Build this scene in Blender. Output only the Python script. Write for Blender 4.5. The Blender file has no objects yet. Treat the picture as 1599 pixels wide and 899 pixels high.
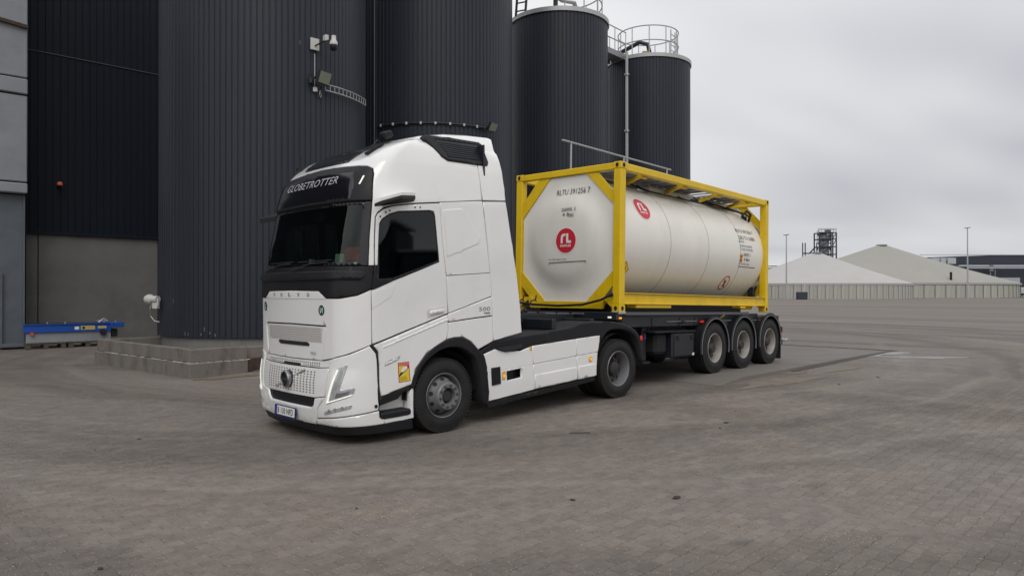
import bpy, bmesh, math, random, bisect
from mathutils import Vector, Matrix
from mathutils.geometry import delaunay_2d_cdt
random.seed(7)
sc = bpy.context.scene
COL = sc.collection
PI = math.pi
# ------------------------------------------------------------------ camera
cam_d = bpy.data.cameras.new('camera'); cam = bpy.data.objects.new('camera', cam_d); COL.objects.link(cam)
cam.location = (0, 0, 1.9); cam.rotation_euler = (PI/2 + 0.004, 0, 0)
cam_d.sensor_width = 36; cam_d.lens = 36*1140/1599; cam_d.clip_start = .1; cam_d.clip_end = 3000
sc.camera = cam
# ------------------------------------------------------------------ world: overcast sky
W = bpy.data.worlds.new('World'); sc.world = W; W.use_nodes = True
nt = W.node_tree; N = nt.nodes; L = nt.links
for n in list(N): N.remove(n)
def node(tree, t, **k):
    n = tree.nodes.new(t)
    for a, b in k.items(): setattr(n, a, b)
    return n
out = node(nt, 'ShaderNodeOutputWorld'); bg = node(nt, 'ShaderNodeBackground')
sky = node(nt, 'ShaderNodeTexSky', sky_type='NISHITA', sun_disc=False)
SUN_EL, SUN_AZ = math.radians(48), math.radians(176)
sky.sun_elevation = SUN_EL; sky.sun_rotation = SUN_AZ
tc = node(nt, 'ShaderNodeTexCoord'); sep = node(nt, 'ShaderNodeSeparateXYZ'); L.new(tc.outputs['Generated'], sep.inputs[0])
def math_n(op, a, b=None):
    m = node(nt, 'ShaderNodeMath', operation=op)
    for i, v in enumerate((a, b)):
        if v is None: continue
        if isinstance(v, (int, float)): m.inputs[i].default_value = v
        else: L.new(v, m.inputs[i])
    return m.outputs[0]
zc = math_n('MAXIMUM', sep.outputs['Z'], 0.0)
den = math_n('ADD', zc, 0.28)
cx_ = math_n('DIVIDE', sep.outputs['X'], den); cy_ = math_n('DIVIDE', sep.outputs['Y'], den)
comb = node(nt, 'ShaderNodeCombineXYZ'); L.new(cx_, comb.inputs[0]); L.new(cy_, comb.inputs[1])
mp = node(nt, 'ShaderNodeMapping'); L.new(comb.outputs[0], mp.inputs[0]); mp.inputs['Rotation'].default_value = (0, 0, .5); mp.inputs['Scale'].default_value = (.7, .9, 1); mp.inputs['Location'].default_value = (.9, .35, 0)
nz = node(nt, 'ShaderNodeTexNoise'); nz.inputs['Scale'].default_value = .8; nz.inputs['Detail'].default_value = 3.2; nz.inputs['Roughness'].default_value = .5; nz.inputs['Distortion'].default_value = .35
L.new(mp.outputs[0], nz.inputs['Vector'])
ramp = node(nt, 'ShaderNodeValToRGB'); L.new(nz.outputs['Fac'], ramp.inputs[0])
ramp.color_ramp.elements[0].position = .33; ramp.color_ramp.elements[0].color = (.44, .45, .495, 1)
ramp.color_ramp.elements[1].position = .57; ramp.color_ramp.elements[1].color = (.80, .80, .805, 1)
e = ramp.color_ramp.elements.new(.455); e.color = (.645, .65, .675, 1)
# an overcast dome is brighter overhead than near the horizon
zen = node(nt, 'ShaderNodeMapRange'); L.new(zc, zen.inputs[0]); zen.inputs[1].default_value = .1; zen.inputs[2].default_value = 1; zen.inputs[3].default_value = 1; zen.inputs[4].default_value = 1.6
mul = node(nt, 'ShaderNodeVectorMath', operation='SCALE'); L.new(ramp.outputs[0], mul.inputs[0]); L.new(zen.outputs[0], mul.inputs[3])
sc10 = node(nt, 'ShaderNodeVectorMath', operation='SCALE'); L.new(mul.outputs[0], sc10.inputs[0]); sc10.inputs[3].default_value = 10
mix = node(nt, 'ShaderNodeMix', data_type='RGBA'); mix.inputs[0].default_value = .96
L.new(sky.outputs[0], mix.inputs[6]); L.new(sc10.outputs[0], mix.inputs[7])
L.new(mix.outputs[2], bg.inputs[0]); bg.inputs[1].default_value = .1; L.new(bg.outputs[0], out.inputs[0])
# ------------------------------------------------------------------ sun behind the cloud
sd = bpy.data.lights.new('sun', 'SUN'); sd.energy = .95; sd.angle = math.radians(35); sd.color = (1, .97, .93)
sun = bpy.data.objects.new('sun', sd); COL.objects.link(sun)
sdir = Vector((math.sin(SUN_AZ)*math.cos(SUN_EL), math.cos(SUN_AZ)*math.cos(SUN_EL), math.sin(SUN_EL)))
sun.rotation_euler = sdir.to_track_quat('Z', 'Y').to_euler(); sun.location = sdir*50
sc.view_settings.view_transform = 'Standard'; sc.view_settings.look = 'None'; sc.view_settings.gamma = 1; sc.view_settings.exposure = 0
sc.cycles.max_bounces = 8; sc.cycles.transparent_max_bounces = 12
# ------------------------------------------------------------------ materials
MATS = {}
def mat(name, col, rough=.5, metal=0, var=0, scale=4, bump=0, bscale=60, coat=0, emit=None, estr=0, dirt=None, dirt_scale=1.5, dirt_amt=.5, stretch=(1, 1, 1), spec=.5, isl=0):
    m = bpy.data.materials.new(name); m.use_nodes = True; t = m.node_tree; b = t.nodes['Principled BSDF']
    b.inputs['Base Color'].default_value = (*col, 1); b.inputs['Roughness'].default_value = rough; b.inputs['Metallic'].default_value = metal
    b.inputs['Specular IOR Level'].default_value = spec
    if coat: b.inputs['Coat Weight'].default_value = coat; b.inputs['Coat Roughness'].default_value = .08
    if emit: b.inputs['Emission Color'].default_value = (*emit, 1); b.inputs['Emission Strength'].default_value = estr
    geo = node(t, 'ShaderNodeTexCoord')
    mpn = node(t, 'ShaderNodeMapping'); mpn.inputs['Scale'].default_value = stretch; t.links.new(geo.outputs['Object'], mpn.inputs[0])
    last = None
    if var or dirt or isl:
        rgb = node(t, 'ShaderNodeRGB'); rgb.outputs[0].default_value = (*col, 1); last = rgb.outputs[0]
    if var:
        n = node(t, 'ShaderNodeTexNoise'); n.inputs['Scale'].default_value = scale; n.inputs['Detail'].default_value = 6; n.inputs['Roughness'].default_value = .6; t.links.new(mpn.outputs[0], n.inputs['Vector'])
        mr = node(t, 'ShaderNodeMapRange'); mr.inputs[1].default_value = .25; mr.inputs[2].default_value = .75; mr.inputs[3].default_value = 1-var; mr.inputs[4].default_value = 1+var; t.links.new(n.outputs['Fac'], mr.inputs[0])
        s = node(t, 'ShaderNodeVectorMath', operation='SCALE'); t.links.new(last, s.inputs[0]); t.links.new(mr.outputs[0], s.inputs[3]); last = s.outputs[0]
    if isl:
        gi = node(t, 'ShaderNodeNewGeometry'); oi = node(t, 'ShaderNodeObjectInfo')
        ad = node(t, 'ShaderNodeMath', operation='ADD'); t.links.new(gi.outputs['Random Per Island'], ad.inputs[0]); t.links.new(oi.outputs['Random'], ad.inputs[1])
        fr = node(t, 'ShaderNodeMath', operation='FRACT'); t.links.new(ad.outputs[0], fr.inputs[0])
        mr = node(t, 'ShaderNodeMapRange'); mr.inputs[3].default_value = 1-isl; mr.inputs[4].default_value = 1+isl; t.links.new(fr.outputs[0], mr.inputs[0])
        s = node(t, 'ShaderNodeVectorMath', operation='SCALE'); t.links.new(last, s.inputs[0]); t.links.new(mr.outputs[0], s.inputs[3]); last = s.outputs[0]
    if dirt:
        n = node(t, 'ShaderNodeTexNoise'); n.inputs['Scale'].default_value = dirt_scale; n.inputs['Detail'].default_value = 8; n.inputs['Roughness'].default_value = .7; t.links.new(mpn.outputs[0], n.inputs['Vector'])
        mr = node(t, 'ShaderNodeMapRange'); mr.inputs[1].default_value = .5; mr.inputs[2].default_value = .75; mr.inputs[3].default_value = 0; mr.inputs[4].default_value = dirt_amt; t.links.new(n.outputs['Fac'], mr.inputs[0])
        mx = node(t, 'ShaderNodeMix', data_type='RGBA'); t.links.new(mr.outputs[0], mx.inputs[0]); t.links.new(last, mx.inputs[6]); mx.inputs[7].default_value = (*dirt, 1); last = mx.outputs[2]
    if last is not None: t.links.new(last, b.inputs['Base Color'])
    if bump:
        n = node(t, 'ShaderNodeTexNoise'); n.inputs['Scale'].default_value = bscale; n.inputs['Detail'].default_value = 5; t.links.new(geo.outputs['Object'], n.inputs['Vector'])
        bp = node(t, 'ShaderNodeBump'); bp.inputs['Strength'].default_value = bump; bp.inputs['Distance'].default_value = .01; t.links.new(n.outputs['Fac'], bp.inputs['Height']); t.links.new(bp.outputs[0], b.inputs['Normal'])
    MATS[name] = m; return m
white = mat('white_paint', (.83, .825, .81), .22, coat=1.0, var=.02, scale=1.5, dirt=(.50, .47, .42), dirt_scale=1.2, dirt_amt=.16)
cream = mat('tank_paint', (.80, .775, .715), .36, var=.025, scale=1.2, dirt=(.50, .44, .33), dirt_scale=1.1, dirt_amt=.22, stretch=(1, 1, .4))
yellow = mat('yellow_paint', (.76, .51, .004), .42, var=.07, scale=2.5, dirt=(.34, .19, .02), dirt_scale=3, dirt_amt=.3, bump=.08, bscale=30)
blackp = mat('black_plastic', (.011, .0115, .014), .45, var=.15, scale=3, dirt=(.04, .037, .033), dirt_scale=2, dirt_amt=.3, bump=.05, bscale=150, spec=.3)
gloss = mat('black_gloss', (.006, .006, .008), .12, coat=.3)
dark = mat('dark_underbody', (.012, .012, .013), .8)
chas = mat('chassis_paint', (.011, .013, .018), .5, var=.2, scale=3, dirt=(.05, .045, .04), dirt_scale=2.5, dirt_amt=.4)
rubber = mat('tyre_rubber', (.010, .0092, .009), .75, var=.25, scale=6, dirt=(.035, .03, .026), dirt_scale=3, dirt_amt=.3, bump=.15, bscale=90)
steel = mat('rim_grey', (.23, .23, .24), .45, metal=.35, var=.12, scale=5, dirt=(.10, .08, .07), dirt_scale=4, dirt_amt=.5)
oldrim = mat('trailer_rim_grey', (.36, .34, .31), .55, metal=.2, var=.15, scale=6, dirt=(.12, .10, .08), dirt_scale=5, dirt_amt=.6)
galv = mat('galvanised', (.42, .42, .42), .45, metal=.5, var=.1, scale=8)
alu = mat('aluminium', (.30, .30, .31), .5, metal=.6, var=.1, scale=5)
clad = mat('dark_cladding', (.024, .0285, .0395), .45, var=.12, scale=.7, dirt=(.040, .044, .053), dirt_scale=.8, dirt_amt=.4, stretch=(1, 1, .12), spec=.3)
cladw = mat('navy_cladding', (.0085, .012, .019), .55, var=.1, scale=.5, stretch=(1, 1, .15), spec=.2)
conc = mat('concrete', (.19, .185, .17), .85, var=.14, scale=1.1, dirt=(.10, .095, .085), dirt_scale=.9, dirt_amt=.7, bump=.25, bscale=20)
concd = mat('concrete_plinth', (.15, .147, .137), .85, var=.15, scale=.8, dirt=(.085, .085, .078), dirt_scale=.5, dirt_amt=.7, bump=.25, bscale=15)
concb = mat('stained_concrete', (.18, .163, .146), .9, var=.2, scale=2, dirt=(.07, .052, .043), dirt_scale=2.2, dirt_amt=.8, stretch=(1, 1, .5), bump=.4, bscale=12)
salt = mat('salt_crust', (.55, .52, .45), .9, var=.25, scale=9)
rust = mat('rusty_brown', (.065, .042, .032), .9, var=.3, scale=5)
wallc = mat('pale_wall_concrete', (.42, .40, .365), .9, var=.12, scale=.6, dirt=(.14, .13, .11), dirt_scale=1.3, dirt_amt=.8, stretch=(1, 1, .06), isl=.05)
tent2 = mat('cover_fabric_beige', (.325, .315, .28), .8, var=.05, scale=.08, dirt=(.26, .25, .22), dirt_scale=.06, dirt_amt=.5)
tent = mat('cover_fabric', (.45, .44, .42), .8, var=.05, scale=.08, dirt=(.37, .355, .32), dirt_scale=.05, dirt_amt=.5)
lgrey = mat('pale_grey_steel', (.27, .28, .30), .6, var=.1, scale=1.1, dirt=(.16, .16, .17), dirt_scale=.8, dirt_amt=.5)
colsteel = mat('blue_grey_steel', (.115, .13, .15), .55, var=.15, scale=1.5, dirt=(.07, .075, .085), dirt_scale=.9, dirt_amt=.6)
blue = mat('blue_paint', (.006, .07, .36), .45, var=.1, scale=4)
wood = mat('pallet_wood', (.10, .08, .06), .9, var=.2, scale=8)
amber = mat('amber_lens', (.8, .30, .01), .3, emit=(1, .45, .05), estr=.7)
red = mat('red_lens', (.5, .01, .01), .3, emit=(1, .05, .04), estr=.25)
ledw = mat('led_white', (.8, .82, .75), .3, emit=(.95, 1, .85), estr=.45)
lens = mat('lamp_housing', (.50, .51, .52), .18, metal=.4, var=.3, scale=25)
chrome = mat('chrome', (.35, .35, .36), .25, metal=.9)
orange = mat('orange_plastic', (.55, .09, .015), .4)
offw = mat('off_white_plastic', (.55, .54, .50), .5)
redp = mat('red_print', (.62, .02, .035), .4); whitep = mat('white_print', (.8, .8, .78), .4); blackpr = mat('black_print', (.02, .02, .03), .5)
greyp = mat('grey_print', (.16, .16, .17), .4); greenp = mat('green_print', (.005, .08, .035), .4); bluep = mat('blue_print', (.03, .04, .35), .4)
yprint = mat('yellow_print', (.75, .55, .03), .5); orangep = mat('orange_print', (.75, .33, .03), .5); pinkp = mat('pale_red_print', (.65, .25, .22), .5)
seat = mat('cab_fabric', (.065, .065, .06), .9); curtain = mat('cab_lining', (.14, .18, .14), .9); redc = mat('red_cloth', (.5, .05, .02), .9); paper = mat('paper', (.7, .72, .65), .8)
grassm = mat('grass_verge_green', (.06, .075, .015), .9, var=.3, scale=1)
navy = mat('far_dark_wall', (.028, .034, .050), .6, var=.06, scale=.1)
fargrey = mat('far_grey_steel', (.16, .17, .19), .6, var=.15, scale=.5)
palew = mat('pale_box_metal', (.42, .45, .48), .6)
straw = mat('spilled_straw', (.19, .15, .105), .9); darkdeb = mat('dark_debris', (.045, .035, .03), .9); palesc = mat('pale_scrape', (.235, .215, .195), .9, var=.2, scale=5)
wet = mat('pale_patch', (.215, .21, .208), .45, var=.12, scale=1.5, dirt=(.25, .24, .23), dirt_scale=2, dirt_amt=.8)
def glass_mat(name, tint, base=.12):
    m = bpy.data.materials.new(name); m.use_nodes = True; t = m.node_tree
    for n in list(t.nodes): t.nodes.remove(n)
    o = node(t, 'ShaderNodeOutputMaterial'); mx = node(t, 'ShaderNodeMixShader'); tr = node(t, 'ShaderNodeBsdfTransparent'); gl = node(t, 'ShaderNodeBsdfGlossy')
    tr.inputs[0].default_value = (*tint, 1); gl.inputs['Roughness'].default_value = .03; gl.inputs[0].default_value = (.85, .9, .88, 1)
    fr = node(t, 'ShaderNodeFresnel'); fr.inputs[0].default_value = 1.5
    ad = node(t, 'ShaderNodeMath', operation='ADD'); ad.inputs[1].default_value = base-.04; t.links.new(fr.outputs[0], ad.inputs[0])
    t.links.new(ad.outputs[0], mx.inputs[0]); t.links.new(tr.outputs[0], mx.inputs[1]); t.links.new(gl.outputs[0], mx.inputs[2]); t.links.new(mx.outputs[0], o.inputs[0]); return m
wglass = glass_mat('windscreen_glass', (.42, .56, .46), .05); sglass = glass_mat('side_glass', (.10, .125, .12), .055)
# ------------------------------------------------------------------ mesh helpers
class MB:
    def __init__(s): s.v = []; s.f = []
    def add(s, vs, fs):
        o = len(s.v); s.v += [tuple(v) for v in vs]; s.f += [tuple(i+o for i in f) for f in fs]; return s
    def box(s, c, d, M=None, ch=None):
        hx, hy, hz = d[0]/2, d[1]/2, d[2]/2
        c0 = min(hx, hy, hz)*.16 if ch is None else min(ch, min(hx, hy, hz)*.45)
        vs = []
        for sx in (-1, 1):
            for sy in (-1, 1):
                for sz in (-1, 1):
                    vs += [(sx*hx, sy*(hy-c0), sz*(hz-c0)), (sx*(hx-c0), sy*hy, sz*(hz-c0)), (sx*(hx-c0), sy*(hy-c0), sz*hz)]
        def i(sx, sy, sz, k): return ((sx > 0)*4+(sy > 0)*2+(sz > 0))*3+k
        fs = []
        for a in (-1, 1):
            q = [i(a, -1, -1, 0), i(a, 1, -1, 0), i(a, 1, 1, 0), i(a, -1, 1, 0)]; fs.append(q if a > 0 else q[::-1])
            q = [i(-1, a, -1, 1), i(1, a, -1, 1), i(1, a, 1, 1), i(-1, a, 1, 1)]; fs.append(q[::-1] if a > 0 else q)
            q = [i(-1, -1, a, 2), i(1, -1, a, 2), i(1, 1, a, 2), i(-1, 1, a, 2)]; fs.append(q if a > 0 else q[::-1])
            for b in (-1, 1):
                fs.append([i(a, b, -1, 0), i(a, b, 1, 0), i(a, b, 1, 1), i(a, b, -1, 1)][::(1 if a*b < 0 else -1)])
                fs.append([i(a, -1, b, 0), i(a, 1, b, 0), i(a, 1, b, 2), i(a, -1, b, 2)][::(1 if a*b > 0 else -1)])
                fs.append([i(-1, a, b, 1), i(1, a, b, 1), i(1, a, b, 2), i(-1, a, b, 2)][::(1 if a*b < 0 else -1)])
                for g in (-1, 1):
                    t = [i(a, b, g, 0), i(a, b, g, 1), i(a, b, g, 2)]; fs.append(t if a*b*g > 0 else t[::-1])
        M = M or Matrix.Identity(4)
        return s.add([tuple(M @ (Vector(c)*0 + Vector(v)) + Vector(c)) for v in vs], fs)
    def bar(s, a, b, w, h, up=(0, 0, 1)):
        a, b = Vector(a), Vector(b); d = b-a; l = d.length; x = d.normalized(); y = Vector(up).cross(x)
        if y.length < 1e-4: y = Vector((0, 1, 0)).cross(x)
        y.normalize(); z = x.cross(y)
        M = Matrix((x, y, z)).transposed().to_4x4()
        return s.box((a+b)/2, (l, w, h), M)
    def tube(s, pts, r, n=8, caps=True):
        pts = [Vector(p) for p in pts]; rings = []; up = Vector((0, 0, 1)); o = len(s.v)
        for k, p in enumerate(pts):
            d = (pts[min(k+1, len(pts)-1)]-pts[max(k-1, 0)]).normalized()
            u = up if abs(d.dot(up)) < .95 else Vector((1, 0, 0))
            a = d.cross(u).normalized(); b = a.cross(d)
            rr = r[k] if isinstance(r, (list, tuple)) else r
            for j in range(n):
                t = 2*PI*j/n; s.v.append(tuple(p+a*math.cos(t)*rr+b*math.sin(t)*rr))
        for k in range(len(pts)-1):
            for j in range(n):
                j2 = (j+1) % n; s.f.append((o+k*n+j, o+(k+1)*n+j, o+(k+1)*n+j2, o+k*n+j2)[::-1])
        if caps: s.f.append(tuple(o+j for j in range(n))); s.f.append(tuple(o+(len(pts)-1)*n+j for j in range(n))[::-1])
        return s
    def lathe(s, prof, n=32, axis='z', c=(0, 0, 0), closed=False, a0=0, a1=2*PI):
        o = len(s.v); full = abs(a1-a0-2*PI) < 1e-6; m = n if full else n+1
        for r, h in prof:
            for j in range(m):
                t = a0+(a1-a0)*j/n; x, y = r*math.cos(t), r*math.sin(t)
                p = {'z': (x, y, h), 'y': (x, h, y), 'x': (h, x, y)}[axis]
                s.v.append((p[0]+c[0], p[1]+c[1], p[2]+c[2]))
        K = len(prof)
        for k in range(K-1 if not closed else K):
            k2 = (k+1) % K
            for j in range(n):
                j2 = (j+1) % m if full else j+1
                s.f.append((o+k*m+j, o+k*m+j2, o+k2*m+j2, o+k2*m+j))
        return s
    def prism(s, poly, a, b, axis='y'):
        """polygon in the plane across axis, from a to b"""
        n = len(poly); o = len(s.v)
        for h in (a, b):
            for u, w in poly: s.v.append({'y': (u, h, w), 'x': (h, u, w), 'z': (u, w, h)}[axis])
        s.f.append(tuple(range(o, o+n))); s.f.append(tuple(range(o+2*n-1, o+n-1, -1)))
        for i in range(n): s.f.append((o+i, o+n+i, o+n+(i+1) % n, o+(i+1) % n))
        return s
    def mesh(s, name, m, smooth=True, ang=35):
        me = bpy.data.meshes.new(name); me.from_pydata(s.v, [], s.f); me.update()
        bm = bmesh.new(); bm.from_mesh(me); bmesh.ops.recalc_face_normals(bm, faces=bm.faces); bm.to_mesh(me); bm.free()
        if m: me.materials.append(m)
        if smooth: me.shade_smooth(); me.set_sharp_from_angle(angle=math.radians(ang))
        return me
    def build(s, name, m, parent=None, smooth=True, ang=35, loc=None):
        o = bpy.data.objects.new(name, s.mesh(name, m, smooth, ang)); COL.objects.link(o)
        if parent: o.parent = parent
        if loc is not None: o.location = loc
        return o
def empty(name, loc=(0, 0, 0), rz=0, parent=None, ry=0):
    o = bpy.data.objects.new(name, None); COL.objects.link(o); o.location = loc
    o.rotation_mode = 'XYZ'; o.rotation_euler = (0, ry, rz); o.empty_display_size = .3
    if parent: o.parent = parent
    return o
def tag(o, label=None, cat=None, group=None, kind=None):
    for k, v in (('label', label), ('category', cat), ('group', group), ('kind', kind)):
        if v: o[k] = v
    return o
def copy_tree(o, parent=None):
    c = o.copy(); COL.objects.link(c)
    if parent: c.parent = parent
    for ch in list(o.children): copy_tree(ch, c)
    return c
def pip(p, poly):
    x, y = p; r = False; n = len(poly)
    for i in range(n):
        (x1, y1), (x2, y2) = poly[i], poly[(i+1) % n]
        if (y1 > y) != (y2 > y) and x < (x2-x1)*(y-y1)/(y2-y1)+x1: r = not r
    return r
def area(p): return .5*sum(p[i][0]*p[(i+1) % len(p)][1]-p[(i+1) % len(p)][0]*p[i][1] for i in range(len(p)))
def inset(poly, d):
    """polygon offset inwards by d (ccw)"""
    n = len(poly); o = []
    for i in range(n):
        p0, p1, p2 = Vector(poly[i-1]), Vector(poly[i]), Vector(poly[(i+1) % n])
        a = (p1-p0); b = (p2-p1)
        if a.length < 1e-9 or b.length < 1e-9: o.append(tuple(p1)); continue
        a.normalize(); b.normalize(); na, nb = Vector((-a.y, a.x)), Vector((-b.y, b.x)); m = na+nb
        if m.length < .2: o.append(tuple(p1+na*d)); continue
        m.normalize(); o.append(tuple(p1+m*d/max(.45, m.dot(na))))
    return o
def subdiv(poly, step):
    o = []; n = len(poly)
    for i in range(n):
        a, b = poly[i], poly[(i+1) % n]; l = math.hypot(b[0]-a[0], b[1]-a[1]); k = max(1, math.ceil(l/step))
        for j in range(k): o.append((a[0]+(b[0]-a[0])*j/k, a[1]+(b[1]-a[1])*j/k))
    return o
def patch(name, poly, surf, m, parent, off=0., th=.012, holes=(), step=.1, edge=.006, gap=.003, back=False, mirror=False, ang=40):
    """a sheet with rounded rim laid on a curved surface: poly in surface coordinates"""
    if area(poly) < 0: poly = poly[::-1]
    poly = inset(poly, gap) if gap else list(poly)
    outer = subdiv(poly, step); ring = inset(outer, edge) if edge else []
    hs = []
    for h in holes:
        if area(h) > 0: h = h[::-1]
        hs.append(subdiv(h, step))
    V = list(outer); E = [(i, (i+1) % len(outer)) for i in range(len(outer))]
    for h in hs:
        o = len(V); V += h; E += [(o+i, o+(i+1) % len(h)) for i in range(len(h))]
    nb = len(V)
    V += ring
    for h in hs:
        if edge: V += inset(h, edge)
    xs = [p[0] for p in outer]; ys = [p[1] for p in outer]
    inner = inset(outer, step*.45)
    y = min(ys)+step*.5
    while y < max(ys):
        x = min(xs)+step*.5
        while x < max(xs):
            if pip((x, y), inner) and not any(pip((x, y), h) for h in hs): V.append((x, y))
            x += step
        y += step
    r = delaunay_2d_cdt([Vector(p) for p in V], E, [], 0, 1e-6)
    v2, tri, orig = r[0], r[2], r[3]
    bset = set()
    mb = MB(); top = []
    fl = []
    for t in tri:
        c = (sum(v2[i].x for i in t)/3, sum(v2[i].y for i in t)/3)
        if pip(c, outer) and not any(pip(c, h) for h in hs): fl.append(tuple(t))
    ec = {}
    for t in fl:
        for i in range(3):
            e_ = (t[i], t[(i+1) % 3]); ec[tuple(sorted(e_))] = ec.get(tuple(sorted(e_)), []) + [e_]
    be = [v[0] for v in ec.values() if len(v) == 1]
    for a, b in be: bset.add(a); bset.add(b)
    used = sorted({i for t in fl for i in t}); idx = {}
    for i in used:
        p = v2[i]; A = -p.x if mirror else p.x
        idx[i] = len(mb.v); mb.v.append(surf(A, p.y, off-(edge*.6 if i in bset else 0)))
    for t in fl: mb.f.append(tuple(idx[i] for i in (t if not mirror else t[::-1])))
    bi = {}
    for i in bset:
        p = v2[i]; A = -p.x if mirror else p.x
        bi[i] = len(mb.v); mb.v.append(surf(A, p.y, off-th))
    for a, b in be: mb.f.append((idx[b], idx[a], bi[a], bi[b]) if not mirror else (idx[a], idx[b], bi[b], bi[a]))
    if back:
        o = {}
        for i in used:
            if i in bi: o[i] = bi[i]
            else:
                p = v2[i]; A = -p.x if mirror else p.x
                o[i] = len(mb.v); mb.v.append(surf(A, p.y, off-th))
        for t in fl: mb.f.append(tuple(o[i] for i in (t[::-1] if not mirror else t)))
    # exact surface normals, rolled outwards on the rim
    sgn = -1 if mirror else 1
    def M3(x, y, o_): return Vector(surf(sgn*x, y, o_))
    nor = [None]*len(mb.v); outw = {}
    for a, b in be:
        d = v2[b]-v2[a]; n2 = Vector((d.y, -d.x))
        if n2.length > 1e-9:
            n2.normalize()
            for q in (a, b): outw[q] = outw.get(q, Vector((0, 0)))+n2
    for i in used:
        p = v2[i]; n_ = M3(p.x, p.y, off+.01)-M3(p.x, p.y, off-.01); n_ = n_.normalized() if n_.length > 1e-9 else Vector((0, 0, 1))
        if i in bset:
            w_ = outw.get(i, Vector((0, 0))); w_ = w_.normalized() if w_.length > 1e-9 else Vector((1, 0))
            o3 = M3(p.x+w_.x*.01, p.y+w_.y*.01, off)-M3(p.x-w_.x*.01, p.y-w_.y*.01, off); o3 = o3.normalized() if o3.length > 1e-9 else n_
            nor[idx[i]] = (n_+o3*(.9 if edge else 0)).normalized(); nor[bi[i]] = (o3+n_*.05).normalized()
            if not edge: nor[bi[i]] = o3
        else: nor[idx[i]] = n_
    me = bpy.data.meshes.new(name); me.from_pydata(mb.v, [], mb.f); me.update(); me.materials.append(m)
    tst = sum(Vector(me.polygons[k].normal).dot(nor[me.polygons[k].vertices[0]] or Vector((0, 0, 0))) for k in range(min(12, len(fl))))
    if tst < 0: me.flip_normals(); me.update()
    if back: me.shade_flat()
    else:
        me.shade_smooth(); me.normals_split_custom_set_from_vertices([tuple(n_ or (0, 0, 1)) for n_ in nor])
    ob = bpy.data.objects.new(name, me); COL.objects.link(ob); ob.parent = parent; return ob
def both(name, poly, surf, m, parent, **k):
    a = patch(name, poly, surf, m, parent, **k); b = patch(name, poly, surf, m, parent, mirror=True, **k); return a, b
def chaikin(poly, n=2):
    for _ in range(n):
        o = []
        for i in range(len(poly)):
            a, b = poly[i], poly[(i+1) % len(poly)]; o += [(a[0]*.75+b[0]*.25, a[1]*.75+b[1]*.25), (a[0]*.25+b[0]*.75, a[1]*.25+b[1]*.75)]
        poly = o
    return poly
def circ(cx, cy, r, n=20, ry=None): return [(cx+r*math.cos(2*PI*i/n), cy+(ry or r)*math.sin(2*PI*i/n)) for i in range(n)]
_txt = {}
def text2d(s, bold=0, shear=0):
    k = (s, bold, shear)
    if k in _txt: return _txt[k]
    c = bpy.data.curves.new('t', 'FONT'); c.body = s; c.size = 1; c.offset = bold; c.shear = shear; c.resolution_u = 2
    o = bpy.data.objects.new('t', c); COL.objects.link(o); bpy.context.view_layer.update()
    me = bpy.data.meshes.new_from_object(o); v = [(p.co.x, p.co.y) for p in me.vertices]; f = [tuple(p.vertices) for p in me.polygons]
    COL.objects.unlink(o); bpy.data.objects.remove(o); bpy.data.meshes.remove(me)
    x0, x1 = min(p[0] for p in v), max(p[0] for p in v); y0, y1 = min(p[1] for p in v), max(p[1] for p in v)
    v = [((x-x0)/(x1-x0), (y-y0)/(y1-y0)) for x, y in v]; _txt[k] = (v, f); return v, f
def text(name, s, org, w, h, fn, m, parent, bold=0, shear=0):
    """fn(u, v) -> 3D, with u to the right of the reader and v up, both in metres"""
    v, f = text2d(s, bold, shear); mb = MB(); mb.v = [fn(org[0]+x*w, org[1]+y*h) for x, y in v]; mb.f = list(f)
    me = bpy.data.meshes.new(name); me.from_pydata(mb.v, [], mb.f); me.materials.append(m)
    o = bpy.data.objects.new(name, me); COL.objects.link(o); o.parent = parent; return o
# ------------------------------------------------------------------ ground shape
DS = (math.cos(.8), math.sin(.8)); TO = (-.885, 9.796)
def st(x, y): return ((x-TO[0])*DS[0]+(y-TO[1])*DS[1], -(x-TO[0])*DS[1]+(y-TO[1])*DS[0])
def xy(s, t): return (TO[0]+s*DS[0]-t*DS[1], TO[1]+s*DS[1]+t*DS[0])
GP = [(-6, 0), (0, .0), (3.8, .079), (6, .12), (8, .14), (16, .208), (400, .208)]
def interp(tab, z):
    if z <= tab[0][0]: return tab[0][1]
    for (a, va), (b, vb) in zip(tab, tab[1:]):
        if z <= b: return va+(vb-va)*(z-a)/(b-a)
    return tab[-1][1]
def gz(x, y): return interp(GP, st(x, y)[0])
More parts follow.
